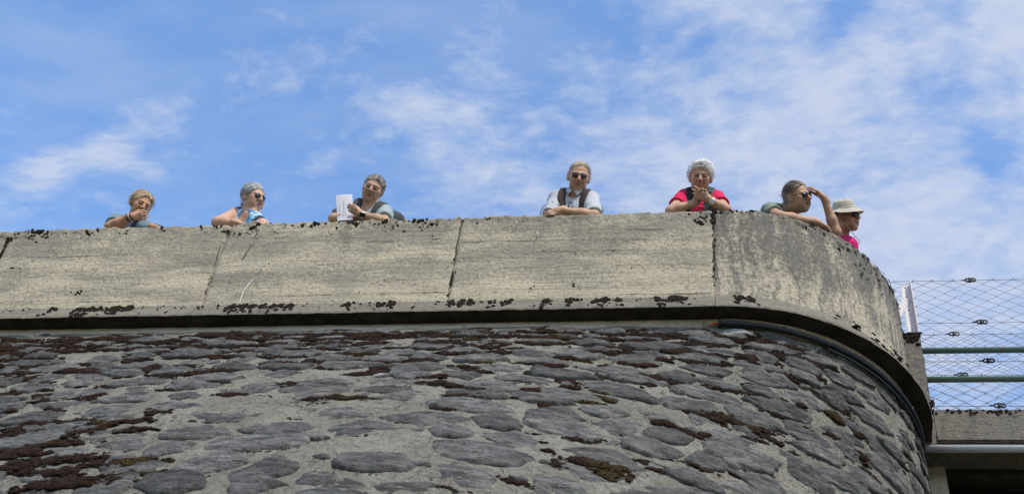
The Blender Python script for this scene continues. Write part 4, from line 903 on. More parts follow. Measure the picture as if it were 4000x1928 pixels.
    def hair(s, parent, o):
        """shell of hair cut at the hairline, with combed strands over it"""
        th, k, R = o['th'], s.k, s.R; W_ = s.o.get('wide', 1.0) * 1.07; H = SDF(); sd = o.get('seed', 1)
        H.ell(s.w((0, .034 + th * .35, -.020)), np.array([.0755 * W_ + th, .082 + th, .096 + th]) * k, R, .02)
        if o.get('nape'): H.ell(s.w((0, -.05, -.060)), np.array([.055, .055 + o['nape'], .038]) * k, R, .03)
        for e in o.get('extra', []): H.ell(s.w(e[0]), np.array(e[1]) * k, R, .012)
        z0, y0, z1, y1 = o.get('line', (.085, .062, -.02, -.03)); sl_ = (y0 - y1) / (z0 - z1); bot = o.get('bottom', -.085); side = o.get('side', 0.0)
        def post(P, D):
            q = s.loc(P); x, y, z = q[..., 0], q[..., 1], q[..., 2]
            ln = y1 + (z - z1) * sl_ + o.get('curve', 0.012) * (1 - (x / .075) ** 2) * (z > 0) + o.get('part', 0.0) * x + 0.006 * fbm(q * np.array([90, 30, 40]) + sd, 2, sd)
            cut = (ln - y) * 0.72; cut = np.maximum(cut, bot - y)
            d = o.get('dir', (0, 0, 1)); u = np.stack([x * 55, (y + z * 0.8) * 10, (z - y * 0.4) * 10], -1) if d == 'back' else np.stack([np.arctan2(x, y + .06) * 9, z * 12, 0 * z], -1) if d == 'fwd' else q * 40
            gr = fbm(u + sd * 3, 3, sd) * o.get('rough', .004) * .6; return np.maximum(D / k + gr, cut) * k
        V, Fq = mesh_sdf(H, .0036, post, .01); q = s.loc(V); n = fbm(np.stack([q[:, 0] * 70, q[:, 1] * 16, q[:, 2] * 16], -1) + sd, 3, sd)[:, None]
        c0, c1 = np.array(o['c0']), np.array(o['c1']); mixf = np.clip(0.5 + n * 0.9, 0, 1)
        if 'c_side' in o: sidef = np.clip((np.abs(q[:, 0:1]) - .045) / .02, 0, 1) * np.clip((0.045 - q[:, 1:2]) / .03, 0, 1); c0 = c0 * (1 - sidef) + np.array(o['c_side']) * sidef; c1 = c1 * (1 - sidef) + np.array(o['c_side']) * 1.2 * sidef
        hobj = np_mesh('hair', V, Fq, M_HAIR, parent, c0 * (1 - mixf) + c1 * mixf)
        # combed strands
        r = np.random.default_rng(sd); mb = MB(); cen = s.w((0, .03, -.02)); pick = r.choice(len(V), int(1.6 * o.get('strands', 260))); L = o.get('len', .05); vcol = c0 * (1 - mixf) + c1 * mixf
        dirs = {'back': (0, .25, -1), 'fwd': (0, -.1, 1), 'down': (0, -1, .1), 'side': (1, .0, .1)}
        for i in pick:
            ql = q[i]; g = np.array(o.get('comb', dirs.get(o.get('dir', 'down')))) if not callable(o.get('comb')) else np.array(o['comb'](ql)); g = g + r.normal(size=3) * o.get('messy', .25); nl = nrm(ql - np.array([0, .02, -.02]))
            p = ql.copy(); pts = []
            l = L * r.uniform(.6, 1.3); lift = o.get('lift', .1) * .45 * r.uniform(0, 1.6) + (r.uniform(.15, .45) if r.random() < .10 else 0)
            for j in range(5):
                pts.append(p + nl * .0012); tq = g - nl * (g @ nl); tq = nrm(tq + nl * lift * (0.3 if j < 2 else 1)); p = p + tq * l / 4; nl = nrm(p - np.array([0, .02, -.02]))
            e_ = pts[-1]; lim = y1 + (e_[2] - z1) * sl_ + o.get('curve', .012) * (1 - (e_[0] / .075) ** 2) * (e_[2] > 0) + o.get('part', 0) * e_[0] - o.get('fringe', .008)
            if e_[1] < max(lim, bot - .012): continue
            pts = s.c + k * (np.array(pts) @ R.T); wv = r.uniform(.0008, .0018) * k; sdv = nrm(np.cross(pts[-1] - pts[0], nrm(pts[0] - cen)))
            w_ = np.array([.5, 1, 1, .7, .08])[:, None] * wv; nup = nrm(pts[0] - cen) * wv * 0.7
            P = np.stack([pts - sdv * w_, pts + nup, pts + sdv * w_], 1); mb.grid(P, col=vcol[i if len(vcol) > 1 else 0] * r.uniform(.8, 1.25))
        if mb.n: st = mb.build('hair_strands', M_HAIR, hobj, colours=True); tag(st, kind='stuff'); st.matrix_parent_inverse = Matrix.Translation(-Vector(parent.location)) if False else Matrix.Identity(4)
        return hobj
    def glasses(s, parent, o):
        """lenses, rims, bridge and temples"""
        g = s.w; hw, hh = o.get('hw', .024), o.get('hh', .016); zf = .098 + o.get('zf', 0); yc = o.get('yc', -.001)
        for q in (-1, 1):
            a = np.arange(24) / 24 * 2 * math.pi; e = o.get('sq', .7); X = q * .0315 + hw * np.sign(np.cos(a)) * np.abs(np.cos(a)) ** e; Y = yc + hh * np.sign(np.sin(a)) * np.abs(np.sin(a)) ** e
            Z = zf - (np.abs(X) / .06) ** 2 * .018
            rim = np.stack([X, Y, Z], -1); c = np.array([q * .0315, yc, zf - .0042]); mb = MB(); cen = [c + np.array([0, 0, .002])]
            V = np.concatenate([rim, rim + np.array([0, 0, -.0015]), cen, [c]]); V = s.c + s.k * (V @ s.R.T)
            f = [(i, (i + 1) % 24, 48) for i in range(24)] + [((i + 1) % 24 + 24, i + 24, 49) for i in range(24)] + [(i, i + 24, (i + 1) % 24 + 24, (i + 1) % 24) for i in range(24)]; mb.add(V, f); mb.build('lens', o.get('lens', M_LENS), parent)
            mb = MB(); mb.tube(s.c + s.k * (rim @ s.R.T), o.get('rim', .0011), 6, closed=True); mb.build('rim', o.get('frame', M_FRAME), parent)
            mb = MB(); x0 = q * (.0315 + hw); mb.tube([g((x0, yc + hh * .4, zf - .018)), g((q * .071, yc + hh * .5, .070)), g((q * .0800, yc + .010, .02)), g((q * .0815, yc + .012, -.008))], .0015 * 1.2, 6); mb.build('temple', o.get('frame', M_FRAME), parent)
        mb = MB(); mb.tube([g((-.0315 + hw, yc + hh * .25, zf - .001)), g((0, yc + hh * .5, zf + .004)), g((.0315 - hw, yc + hh * .25, zf - .001))], .0013, 6); mb.build('bridge', o.get('frame', M_FRAME), parent)

def hand(S, wrist, d, nrm_, side, curl=(.5, .5, .5, .5), spread=.12, thumb=(.6, .5), size=1.0, k=.006):
    """palm and five fingers. d: towards the fingertips, nrm_: out of the palm, side: +1 when the thumb lies on d x nrm_"""
    d = nrm(d); n = nrm(np.asarray(nrm_) - d * (np.asarray(nrm_) @ d)); t = np.cross(d, n) * side; z = size; wrist = np.asarray(wrist, float); tips = []
    P = lambda a, b_, c: wrist + z * (d * a + t * b_ + n * c)
    for b_ in (-.026, -.009, .009, .026): S.cone(P(.012, b_ * .6, 0), P(.083 - abs(b_ - .005) * .25, b_, 0), .0135 * z, .0112 * z, .014)
    S.cone(P(-.03, 0, 0), P(.02, 0, 0), .0245 * z, .0225 * z, .02)
    for i, (b_, L, r) in enumerate([(.028, .072, .0088), (.0095, .080, .0090), (-.0095, .074, .0085), (-.0275, .058, .0076)]):
        c = curl[i] if np.ndim(curl) else curl; a = c * .55; p = P(.084 - abs(b_ - .005) * .25, b_, 0); sp = b_ / .028 * spread; f = np.array([.45, .32, .25]) * L * z; q = p
        for j in range(3):
            dirv = math.cos(a) * (d * math.cos(sp) + t * math.sin(sp)) + math.sin(a) * n; e = q + dirv * f[j]; S.cone(q, e, (r - .0007 * j) * z, (r - .0007 * (j + 1)) * z, k if j == 0 else .004); q = e; a += c * (1.0 if j == 0 else .75)
        tips.append(q)
    a0, a1 = thumb; b0 = P(.018, .020, .008); d1 = nrm(d * math.cos(a0) + t * math.sin(a0) + n * .35); b1 = b0 + d1 * .045 * z; d2 = nrm(d1 + (d * .8 - t * .4 + n * a1) * .6); b2 = b1 + d2 * .032 * z; b3 = b2 + nrm(d2 + d * .2 + n * .3 * a1) * .026 * z
    S.cone(b0, b1, .0155 * z, .0118 * z, .014); S.cone(b1, b2, .0112 * z, .0100 * z, .005); S.cone(b2, b3, .0100 * z, .0078 * z, .004); tips.append(b3); return tips

M_TROUSER = flat('dark trouser cloth', (0.06, 0.06, 0.07), 0.9)
M_SHOE = flat('walking shoe', (0.05, 0.04, 0.035), 0.8)
def J(px_, py_, Y, lift=None):
    """a joint seen at this place in the photograph, at depth Y; never below the coping where it lies on the wall"""
    p = WY(px_, py_, Y)
    if lift is not None and p[2] < ZT + lift: p[2] = ZT + lift
    return p
class Person:
    def __init__(s, label, o):
        s.o = o; A, B = s.A, s.B = np.asarray(o['shA']), np.asarray(o['shB']); s.M = (A + B) / 2; s.r = nrm(B - A)
        s.pel = np.array(o.get('pelvis', [s.M[0], 0.62, DECK + 0.93])); s.u = nrm(s.M - s.pel); s.f = nrm(np.cross(s.r, s.u)); s.u = nrm(np.cross(s.f, s.r))
        s.root = thing('person', (s.pel[0], s.pel[1], DECK), label, 'person', 'walkers leaning on the parapet')
        s.head = Head(o['head'], o['hrot'], o)
        s.skin = np.array(o.get('skin', (0.41, 0.24, 0.155))) * 1.10
    def torso(s, S, g, full=True):
        """chest, back and belly grown by g"""
        o = s.o; w_ = o.get('stout', 1.0); A, B, M, u, f, pel = s.A, s.B, s.M, s.u, s.f, s.pel
        nb = M + u * o.get('neck_up', .035) - f * .01
        for Sh in (A, B):
            inn = M + (Sh - M) * .55; wst = pel + (Sh - M) * .45 + u * .12
            S.cone(inn - u * .06, wst if full else inn - u * .16, .082 * w_ + g, (.098 if full else .086) * w_ + g, .06); S.cone(nb, Sh - u * .0, .046 + g, .054 + g, .05)
            S.cone(M + (Sh - M) * .42 - u * .13 + f * (.035 + .03 * o.get('bust', 0)), M + (Sh - M) * .40 - u * .15 + f * (.035 + .03 * o.get('bust', 0)), .070 + g, .072 + g, .05)
        if not full: S.cone(M - u * .10, M - u * .16, .10 * w_ + g, .105 * w_ + g, .06); return nb
        S.cone(M - u * .10, pel + u * .1, .10 * w_ + g, .13 * w_ + g, .06); S.ell(pel, (.17 * w_ + g, .12 * w_ + g, .13 + g), k=.06)
        return nb
    def arm(s, S, sh, el, wr, g=0.0, upto=1.0, thick=1.0):
        el, wr = np.asarray(el), np.asarray(wr); S.cone(sh, el, (.052 * thick) + g, .0375 * thick + g, .03)
        if upto >= 1:
            m = el + (wr - el) * .35; S.cone(el, m, .0375 * thick, .0370 * thick, .02); S.cone(m, wr, .0365 * thick, .0245 * thick, .025)
    def body(s):
        o = s.o; S = SDF(); h = s.head; h.add(S); nb = s.torso(S, 0.0, False); t = o.get('neck', .051)
        S.cone(h.w((0, -.065, -.030)), nb, t * .97, t * 1.08, .03)
        if o.get('jowl'): S.ell(h.w((0, -.088, .018)), np.array([.040, .026, .042]) * h.k, h.R, .03)
        for key, sh in (('A', s.A), ('B', s.B)):
            el, wr = o['el' + key], o['wr' + key]; s.arm(S, sh, el, wr, thick=o.get('arm', 1.0))
            hd = o['hand' + key]; hand(S, wr, hd['d'], hd['n'], hd['side'], hd.get('curl', .5), hd.get('spread', .12), hd.get('thumb', (.6, .5)), hd.get('size', .95))
        lo = np.array([-99, -99, s.M[2] - .40]); V, Fq = mesh_sdf(S, .0047, None, 0.0, lo=lo)
        col = np.tile(s.skin, (len(V), 1)); n = fbm(V * 22, 3, 5)[:, None]; col = col * (1 + .09 * n) * (1 + n * np.array([.03, -.03, -.03])); h.paint(V, s.skin, col)
        np_mesh('body', V, Fq, M_SKIN, s.root, col); s.S = S
    def shirt(s):
        o = s.o; c = o['shirt']; S = SDF(); nb = s.torso(S, .010); cuts = []; h = s.head; slv = c.get('sleeve', .6)
        for key, sh in (('A', s.A), ('B', s.B)):
            el = np.asarray(o['el' + key]); d = nrm(el - sh); L = np.linalg.norm(el - sh)
            if slv > 0:
                S.cone(sh, sh + d * (L * slv + .03), .054 * o.get('arm', 1.0) + .013, .045 * o.get('arm', 1.0) + .020, .03); cuts.append((sh, sh + d * L * slv, d))
            else: S.cone(sh + d * .01 + (sh - s.M) * c.get('armhole', .28), sh + d * .6 + (sh - s.M) * .2, .075, .085, .02, 's')
        if slv <= 0: cuts = []
        ax = nrm(h.w((0, -.06, -.03)) - nb); nr = c.get('neck', .066)
        S.cone(nb + ax * .0, nb + ax * .25, nr, nr * 1.05, .008, 's')
        if c.get('scoop'): S.cone(nb + s.f * .06, nb + s.f * .13 - s.u * c['scoop'], nr * .95, nr * c.get('vee', .5), .01, 's')
        sd = c.get('seed', 1)
        def post(P, D):
            for sh, e, d in cuts:
                t = np.clip((P - sh) @ d, 0, 9); dist = np.linalg.norm(P - sh - t[..., None] * d, axis=-1); D = np.where((dist < .11) & (t > .02), np.maximum(D, (P - e) @ d), D)
            wr = fbm(P @ np.stack([s.r * 10, s.u * 22, s.f * 8], 1) + sd, 3, sd) * .0045 + fbm(P @ np.stack([s.r * 26, s.u * 12, s.f * 12], 1) + sd + 4, 2, sd + 2) * .0022
            return D + wr
        lo = np.array([-99, -99, s.pel[2] + .06]); V, Fq = mesh_sdf(S, .0084, post, .01, lo=lo)
        col = c['col'](V, s) if callable(c['col']) else np.tile(np.array(c['col']), (len(V), 1)); s.sh = S
        o_ = np_mesh('shirt', V, Fq, M_CLOTH, s.root, col)
        if c.get('cut'): pass
        return o_
    def legs(s):
        o = s.o; S = SDF(); p = s.pel; S.cone(p + s.u * .16, p, .135 * o.get('stout', 1), .15, .05); S.ell(p, (.185 * o.get('stout', 1), .135, .14), k=.05)
        for q in (-1, 1):
            hip = p + s.r * q * .09 - np.array([0, 0, .06]); kn = np.array([hip[0] + q * .02, hip[1] - .03, DECK + .50]); an = np.array([hip[0] + q * .03, hip[1] + .02, DECK + .09])
            S.cone(hip, kn, .088, .062, .04); S.cone(kn, an, .060, .052, .03)
        V, Fq = mesh_sdf(S, .022); np_mesh('trousers', V, Fq, M_TROUSER, s.root)
        for q in (-1, 1):
            mb = MB(); c = p + s.r * q * .12; P_ = []
            for t in np.linspace(0, 1, 7):
                w_ = .045 * math.sin(math.pi * (0.18 + .72 * t)) + .008; hh = .085 - .045 * t
                P_.append([[c[0] + w_ * math.cos(a), p[1] + .09 - .27 * t, DECK + .003 + hh * .5 * (1 + math.sin(a))] for a in np.arange(8) / 8 * 2 * math.pi])
            P_ = np.array(P_); mb.grid(P_.transpose(1, 0, 2), close_u=True); mb.add(P_[0], [tuple(range(8))]); mb.add(P_[-1], [tuple(range(7, -1, -1))]); mb.build('shoe', M_SHOE, s.root)
    def project(s, p, off=.004):
        """pull a point (or many) onto the shirt surface"""
        p = np.array(p, float); one = p.ndim == 1; p = p.reshape(-1, 3); E = np.concatenate([np.zeros((1, 3)), 1e-3 * np.eye(3), -1e-3 * np.eye(3)])
        for _ in range(6):
            d = s.sh(p[:, None] + E); g = d[:, 1:4] - d[:, 4:7]; g = g / np.maximum(np.linalg.norm(g, axis=1, keepdims=True), 1e-9); p = p - g * (d[:, :1] - off)
        return (p[0], g[0]) if one else (p, g)
    def strap(s, name, pts, width, m, parent, colr, off=.006, th=.008, n=26):
        """padded strap lying on the shirt along pts"""
        pts = np.asarray(pts, float); L = np.concatenate([[0], np.cumsum(np.linalg.norm(np.diff(pts, axis=0), axis=1))]); t = np.linspace(0, L[-1], n); C = np.stack([np.interp(t, L, pts[:, i]) for i in range(3)], -1)
        for _ in range(3): C[1:-1] = (C[:-2] + C[1:-1] * 2 + C[2:]) / 4
        C, G = s.project(C, off)
        for _ in range(2): C[1:-1] = (C[:-2] + C[1:-1] * 2 + C[2:]) / 4
        T = np.gradient(C, axis=0); rows = []
        for i in range(n):
            w_ = nrm(np.cross(T[i], G[i])) * width / 2; g = G[i]; rows.append([C[i] - w_ - g * th, C[i] - w_ + g * th * .35, C[i] - w_ * .8 + g * th, C[i] + w_ * .8 + g * th, C[i] + w_ + g * th * .35, C[i] + w_ - g * th])
        R_ = np.array(rows); mb = MB(); mb.grid(R_, col=np.repeat(colr(R_.reshape(n, 6, 3)).reshape(-1, 3), 1, 0) if callable(colr) else colr); mb.add(R_[0], [tuple(range(6))], col=colr if not callable(colr) else (.03, .03, .03)); mb.add(R_[-1], [tuple(range(5, -1, -1))], col=colr if not callable(colr) else (.03, .03, .03))
        return mb.build(name, m, parent, colours=True), C, G
    def pack(s, label, colp, cols, fin=.62, width=.052, sides=(0, 1), low=.30, name='backpack', depth=.12, out=.30, top=0.0):
        M, r, u, f = s.M, s.r, s.u, s.f; c = M - f * (.16 + depth * .6) - u * .22; t = thing(name, tuple(c - u * .24), label, 'backpack', 'backpacks worn by the walkers')
        S = SDF()
        for q in (-1, 1):
            for z in (-.19, .17 + top): S.cone(c + r * q * .09 + u * z, c + r * q * .09 + u * z - f * .02, depth * .62, depth * .62, .05)
        for q in (-1, 0, 1): S.cone(c + r * q * .085 - u * .19, c + r * q * .080 + u * (.16 + top), depth * .68, depth * .64, .05)
        S.cone(c - u * .17, c + u * (.15 + top), depth * .85, depth * .8, .06); S.cone(c - u * .1 - f * .09, c - u * .12 - f * .09, .09, .09, .04); V, Fq = mesh_sdf(S, .012)
        np_mesh('pack_body', V, Fq, M_STRAP, t, np.tile(np.array(colp), (len(V), 1)))
        s.straps = []
        for i in sides:
            Sh = (s.A, s.B)[i]; inn = M + (Sh - M) * fin; ot = nrm(Sh - M)
            s.straps.append(s.strap('shoulder_strap', [inn - f * .14 - u * .12, inn - f * .08 + u * .05, inn + u * .09 + f * .03, inn + f * .12 - u * .06, inn + f * .13 - u * low * .6 + ot * .005, inn + f * .10 - u * low + ot * .045 * out / .3], width, M_STRAP, t, cols))
        return t
FAR = lambda P: -facing(P)[:, 2]
def scr(P, x, y, z=0.0):
    """direction: x to the right, y up, z towards the photographer, as seen at P"""
    return facing(P) @ np.array([x, y, z], float)

# ---- 1: woman at the far left, hand over her mouth
hc = J(550, 800, .12); R = facing(hc) @ rotm(15, 8, 6)
wA = J(512, 846, .0, .05); wB = J(602, 888, .10, .03)
p = Person('tanned woman with short blond hair holding a hand over her mouth, leftmost on the parapet', dict(head=hc, hrot=R, size=.93, wide=.97, jaw=.92, skin=(0.40, 0.22, 0.125), shA=J(457, 866, .27), shB=J(570, 893, .23), elA=J(428, 884, .05, .045), wrA=wA, elB=J(590, 950, .42), wrB=wB,
    handA=dict(d=scr(wA, .88, .46, .10), n=FAR(wA), side=1, curl=(.55, .6, .55, .45), thumb=(.5, .5)), handB=dict(d=scr(wB, 1, .02, .3), n=np.array([0, 0, -1.0]), side=-1, curl=1.1),
    brow=(.16, .10, .06), shirt=dict(col=(0.165, 0.225, 0.25), sleeve=.62, seed=2, neck=.060, scoop=.06), neck=.047))
p.body(); p.shirt(); p.legs(); p.head.eyes(p.root)
p.head.hair(p.root, dict(th=.008, c0=(.17, .11, .065), c1=(.54, .39, .24), line=(.085, .072, -.02, -.050), bottom=-.075, part=.25, dir='side', comb=lambda q: np.array([-.9 if q[0] < .02 else .6, -.55, .1]), len=.06, strands=420, lift=.02, messy=.12, seed=3, rough=.005))
P1 = p
def band(name, parent, a, b_, t, r, tub, m, n=26, tilt=0):
    """a band round a limb from a to b_ at fraction t"""
    a, b_ = np.asarray(a), np.asarray(b_); d = nrm(b_ - a); c = a + (b_ - a) * t; x = nrm(np.cross(d, [0.1, 0.2, 1])); y = np.cross(d, x); an = np.arange(n) / n * 2 * math.pi
    mb = MB(); mb.tube(c + r * (np.cos(an)[:, None] * x + np.sin(an)[:, None] * y), tub, 8, closed=True); return mb.build(name, m, parent)
M_BEADD = flat('dark bracelet beads', (0.03, 0.015, 0.02), 0.4, var=0.9, scale=160); M_BEADL = flat('pale bracelet beads', (0.55, 0.36, 0.27), 0.4, var=0.6, scale=160); M_SILVER = flat('silver', (0.7, 0.7, 0.7), 0.2, 0.9)
band('bracelet', p.root, p.o['elA'], wA, .88, .034, .0055, M_BEADD); band('bracelet', p.root, p.o['elA'], wA, .97, .0325, .005, M_BEADL); band('bracelet', p.root, p.o['elA'], wA, 1.04, .0315, .0042, M_BEADD)
def ring_on(pp, wr, hd, frac, b_, m):
    d = nrm(hd['d']); n = nrm(np.asarray(hd['n']) - d * (np.asarray(hd['n']) @ d)); t = np.cross(d, n) * hd['side']; c = np.asarray(wr) + .95 * (d * frac + t * b_); a = np.arange(16) / 16 * 2 * math.pi
    mb = MB(); mb.tube(c + .0105 * (np.cos(a)[:, None] * t + np.sin(a)[:, None] * n), .0028, 6, closed=True); mb.build('ring', m, pp.root)
ring_on(p, wA, p.o['handA'], .098, .0095, M_SILVER); ring_on(p, wA, p.o['handA'], .096, -.0275, M_SILVER)
# round orange and white badge on the shoulder strap side
bp, bn = p.project(J(481, 852, .16)); M_ORG = flat('orange badge rim', (0.75, 0.16, 0.07), 0.5); M_NAVY = flat('navy badge', (0.02, 0.03, 0.07), 0.5)
x = nrm(np.cross(bn, [0, 0, 1])); y = np.cross(bn, x); a = np.arange(20) / 20 * 2 * math.pi; mb = MB(); mb.tube(bp + bn * .004 + .021 * (np.cos(a)[:, None] * x + np.sin(a)[:, None] * y), .0035, 6, closed=True); bd = mb.build('badge', M_ORG, p.root)
mb = MB(); mb.add(np.concatenate([[bp + bn * .006], bp + bn * .004 + .0205 * (np.cos(a)[:, None] * x + np.sin(a)[:, None] * y)]), [(0, i + 1, (i + 1) % 20 + 1) for i in range(20)]); mb.build('badge_disc', M_WHITE, bd)
mb = MB(); mb.add(np.concatenate([[bp + bn * .008 - x * .004], bp + bn * .0068 - x * .004 + .012 * (np.cos(a)[:, None] * x + np.sin(a)[:, None] * y)]), [(0, i + 1, (i + 1) % 20 + 1) for i in range(20)]); mb.build('badge_mark', M_NAVY, bd)
p.pack('dark day pack on the back of the blond woman at the far left', (.03, .035, .05), (.035, .04, .055), sides=(1,), width=.04)

# ---- 2: woman in a blue patterned top, looking to the right through sunglasses
hc = J(990, 772, .14); R = facing(hc) @ rotm(38, 18, 4)
wA = J(925, 876, .03, .04); wB = J(1040, 884, .08, .03)
def tie(V, s):
    q = np.stack([(V - s.M) @ s.r, (V - s.M) @ s.u, (V - s.M) @ s.f], -1); n = fbm(np.stack([q[:, 0] * 55, q[:, 1] * 14, q[:, 2] * 30], -1), 3, 7) + .6 * fbm(np.stack([q[:, 0] * 18, q[:, 1] * 90, q[:, 2] * 30], -1), 2, 9); f_ = np.clip(n * .9 + .45, 0, 1)[:, None]
    return np.array([0.025, 0.19, 0.42]) * (1 - f_) + np.array([0.50, 0.68, 0.74]) * f_
p = Person('woman with long grey hair tied back, sunglasses and a sleeveless blue patterned top', dict(head=hc, hrot=R, size=.92, wide=1.03, jaw=1.12, jowl=1, skin=(0.47, 0.275, 0.185), shA=J(926, 838, .24), shB=J(1022, 884, .20), elA=J(850, 869, .06, .05), wrA=wA, elB=J(1065, 915, .38), wrB=wB, arm=1.22, stout=1.15, bust=1.0,
    handA=dict(d=scr(wA, 1, -.1, 0), n=np.array([0, 0, -1.0]), side=1, curl=.4), handB=dict(d=scr(wB, -1, -.1, 0), n=np.array([0, 0, -1.0]), side=-1, curl=.4),
    brow=(.3, .26, .22), lip=(.36, .13, .11), shirt=dict(col=tie, sleeve=0, armhole=.60, seed=4, neck=.054, scoop=.07, vee=.6), neck=.054))
p.body(); p.shirt(); p.legs(); p.head.eyes(p.root)
p.head.hair(p.root, dict(th=.005, c0=(.22, .22, .22), c1=(.62, .62, .60), line=(.085, .066, -.02, -.032), bottom=-.088, nape=.012, dir='back', len=.07, strands=420, lift=.01, messy=.10, seed=5, rough=.005, comb=(0, -.35, -1), extra=[((0, -.085, -.075), (.022, .045, .018)), ((-.01, -.125, -.07), (.014, .03, .012))]))
p.head.glasses(p.root, dict(hw=.0235, hh=.0155, sq=.75))
M_GOLD = flat('thin gold chain', (0.7, 0.45, 0.2), 0.3, 0.9)
nb = p.M + p.u * .03; pts = [p.head.w((-.045, -.10, -.02))]; 
for t in np.linspace(-1, 1, 13): pts.append(p.project(nb + p.r * t * .062 + p.f * (.10 - .05 * t * t) - p.u * .075 * (1 - t * t))[0] if False else nb + p.r * t * .055 + p.f * (.085 * (1 - .5 * t * t)) - p.u * (.05 * (1 - t * t) - .02))
mb = MB(); mb.tube(pts[1:], .0013, 5); mb.build('necklace', M_GOLD, p.root)
# dark edging of the top over the shoulder
for Sh in (p.A, p.B):
    inn = p.M + (Sh - p.M) * .80; p.strap('top_edging', [inn - p.f * .09 - p.u * .06, inn + p.u * .08, inn + p.f * .09 - p.u * .06, inn + p.f * .10 - p.u * .16 + (Sh - p.M) * .12], .036, M_STRAP, p.root, (.035, .035, .05), off=.002, th=.004)
P2 = p

# ---- 3: woman holding a booklet
hc = J(1458, 737, .10); R = facing(hc) @ rotm(-9, 7, 5)
wB = J(1412, 838, .005, .06); wA = J(1428, 846, .055, .075)
p = Person('woman with cropped grey hair and a sage green shirt holding a white booklet', dict(head=hc, hrot=R, size=.92, wide=.97, jaw=1.06, jowl=1, nose=.006, skin=(0.41, 0.245, 0.155), shA=J(1396, 812, .22), shB=J(1502, 832, .20), elA=J(1302, 853, .08, .05), wrA=wA, elB=J(1500, 866, .06, .045), wrB=wB, stout=1.12,
    handA=dict(d=scr(wA, .93, -.34, .1), n=FAR(wA) - np.array([0, 0, .6]), side=1, curl=.22, spread=.1), handB=dict(d=scr(wB, -.93, .26, .02), n=FAR(wB), side=-1, curl=(.36, .4, .45, .5), spread=.0, thumb=(.4, .3), size=.88),
    brow=(.17, .13, .10), lip=(.27, .12, .09), shirt=dict(col=(0.29, 0.345, 0.34), sleeve=.80, seed=6, neck=.062, scoop=.035), neck=.054))
p.body(); p.shirt(); p.legs(); p.head.eyes(p.root, (.06, .05, .04))
p.head.hair(p.root, dict(th=.004, c0=(.075, .068, .06), c1=(.29, .265, .24), line=(.085, .082, -.02, -.022), curve=-.008, bottom=-.07, dir='fwd', comb=lambda q: np.array([q[0] * 6, -.7, .6]), len=.026, strands=560, lift=.05, messy=.3, seed=8, rough=.006))
P3 = p
# smart watch on her left wrist
def watch(pp, el, wr, t, col_band, face_m, band_m, sz=(.017, .021), up=None, r=.030):
    el, wr = np.asarray(el), np.asarray(wr); d = nrm(wr - el); c = el + (wr - el) * t; o_ = nrm((up if up is not None else facing(c)[:, 2]) - d * ((up if up is not None else facing(c)[:, 2]) @ d)); x = np.cross(d, o_)
    mb = MB(); n = 28; an = np.arange(n) / n * 2 * math.pi; rings = [c + d * q * .011 + (r + .0015 * (1 if abs(q) < .9 else 0)) * (np.cos(an)[:, None] * o_ + np.sin(an)[:, None] * x) for q in (-1, -.5, .5, 1)]
    mb.grid(np.array(rings).transpose(1, 0, 2), close_u=True); mb.build('watch_strap', band_m, pp.root)
    mb = MB(); mb.box(c + o_ * (r + .003), (sz[0], sz[1], .0045), np.stack([x, d, o_], 1)); w_ = mb.build('watch_case', face_m, pp.root, smooth=False); return c + o_ * (r + .0078), x, d, o_, w_
M_BLK = flat('black glass', (0.008, 0.008, 0.01), 0.12, spec=0.6); M_BANDW = flat('white watch strap', (0.62, 0.62, 0.54), 0.6)
watch(p, p.o['elB'], wB, .93, None, M_BLK, M_BANDW)
ring_on(p, wB, p.o['handB'], .100, -.0095, M_SILVER)
p.pack('grey rucksack with wide padded straps worn by the woman with the booklet', (.05, .055, .06), (.060, .063, .066), fin=.74, width=.070, low=.27)
# the booklet: folded sheets, printed lines and an orange bar
bk = [J(1312, 763, .045), J(1376, 761, .02), J(1379, 861, .02), J(1318, 863, .045)]
bx = nrm(bk[1] - bk[0]); by = nrm(bk[0] - bk[3]); bn = nrm(np.cross(bx, by)); bn = bn if bn @ (CAM - bk[0]) > 0 else -bn
bt = thing('booklet', tuple((bk[2] + bk[3]) / 2), 'folded white printed booklet held upright on the parapet by the woman in sage green', 'booklet')
def bpt(u, v, o=0.0): q = (bk[0] * (1 - u) + bk[1] * u) * (1 - v) + (bk[3] * (1 - u) + bk[2] * u) * v; return q + bn * (o + .010 * (1 - (2 * u - 1) ** 2) * .6 + .006 * u)
M_PAPER = flat('white paper', (0.66, 0.64, 0.66), 0.7, var=0.03, scale=12); M_INK = flat('grey print', (0.17, 0.17, 0.2), 0.8, var=0.3, scale=200); M_AMBER = flat('orange print', (0.62, 0.32, 0.06), 0.8)
for i, o_ in enumerate((0.0, -.0035, -.007)):
    mb = MB(); us = np.linspace(0, 1, 10); G = np.array([[bpt(u, v, o_) for v in np.linspace(0, 1, 6)] for u in us]); G2 = np.array([[bpt(u, v, o_ - .0012) for v in np.linspace(0, 1, 6)] for u in us]); mb.grid(G); mb.grid(G2, flip=True)
    for e, e2 in ((G[0], G2[0]), (G[-1], G2[-1]), (G[:, 0], G2[:, 0]), (G[:, -1], G2[:, -1])): mb.grid(np.stack([e, e2], 1))
    mb.build('sheet', M_PAPER, bt)
mb = MB(); rb = np.random.default_rng(4)
def dash(mb, u, v0, v1, wd):
    vs = np.linspace(v0, v1, 5); mb.grid(np.array([[bpt(u - wd, v, .0012) for v in vs], [bpt(u + wd, v, .0012) for v in vs]]))
for u, a, b_ in [(.43, .36, .84), (.48, .22, .86), (.56, .20, .86), (.76, .06, .38), (.92, .16, .40), (.63, .78, .9), (.70, .78, .92), (.77, .8, .92), (.84, .82, .9)]:
    v = a
    while v < b_ - .01:
        l = rb.uniform(.012, .05); dash(mb, u, v, min(b_, v + l), .008); v += l + .012
tag(mb.build('print', M_INK, bt), kind='stuff')
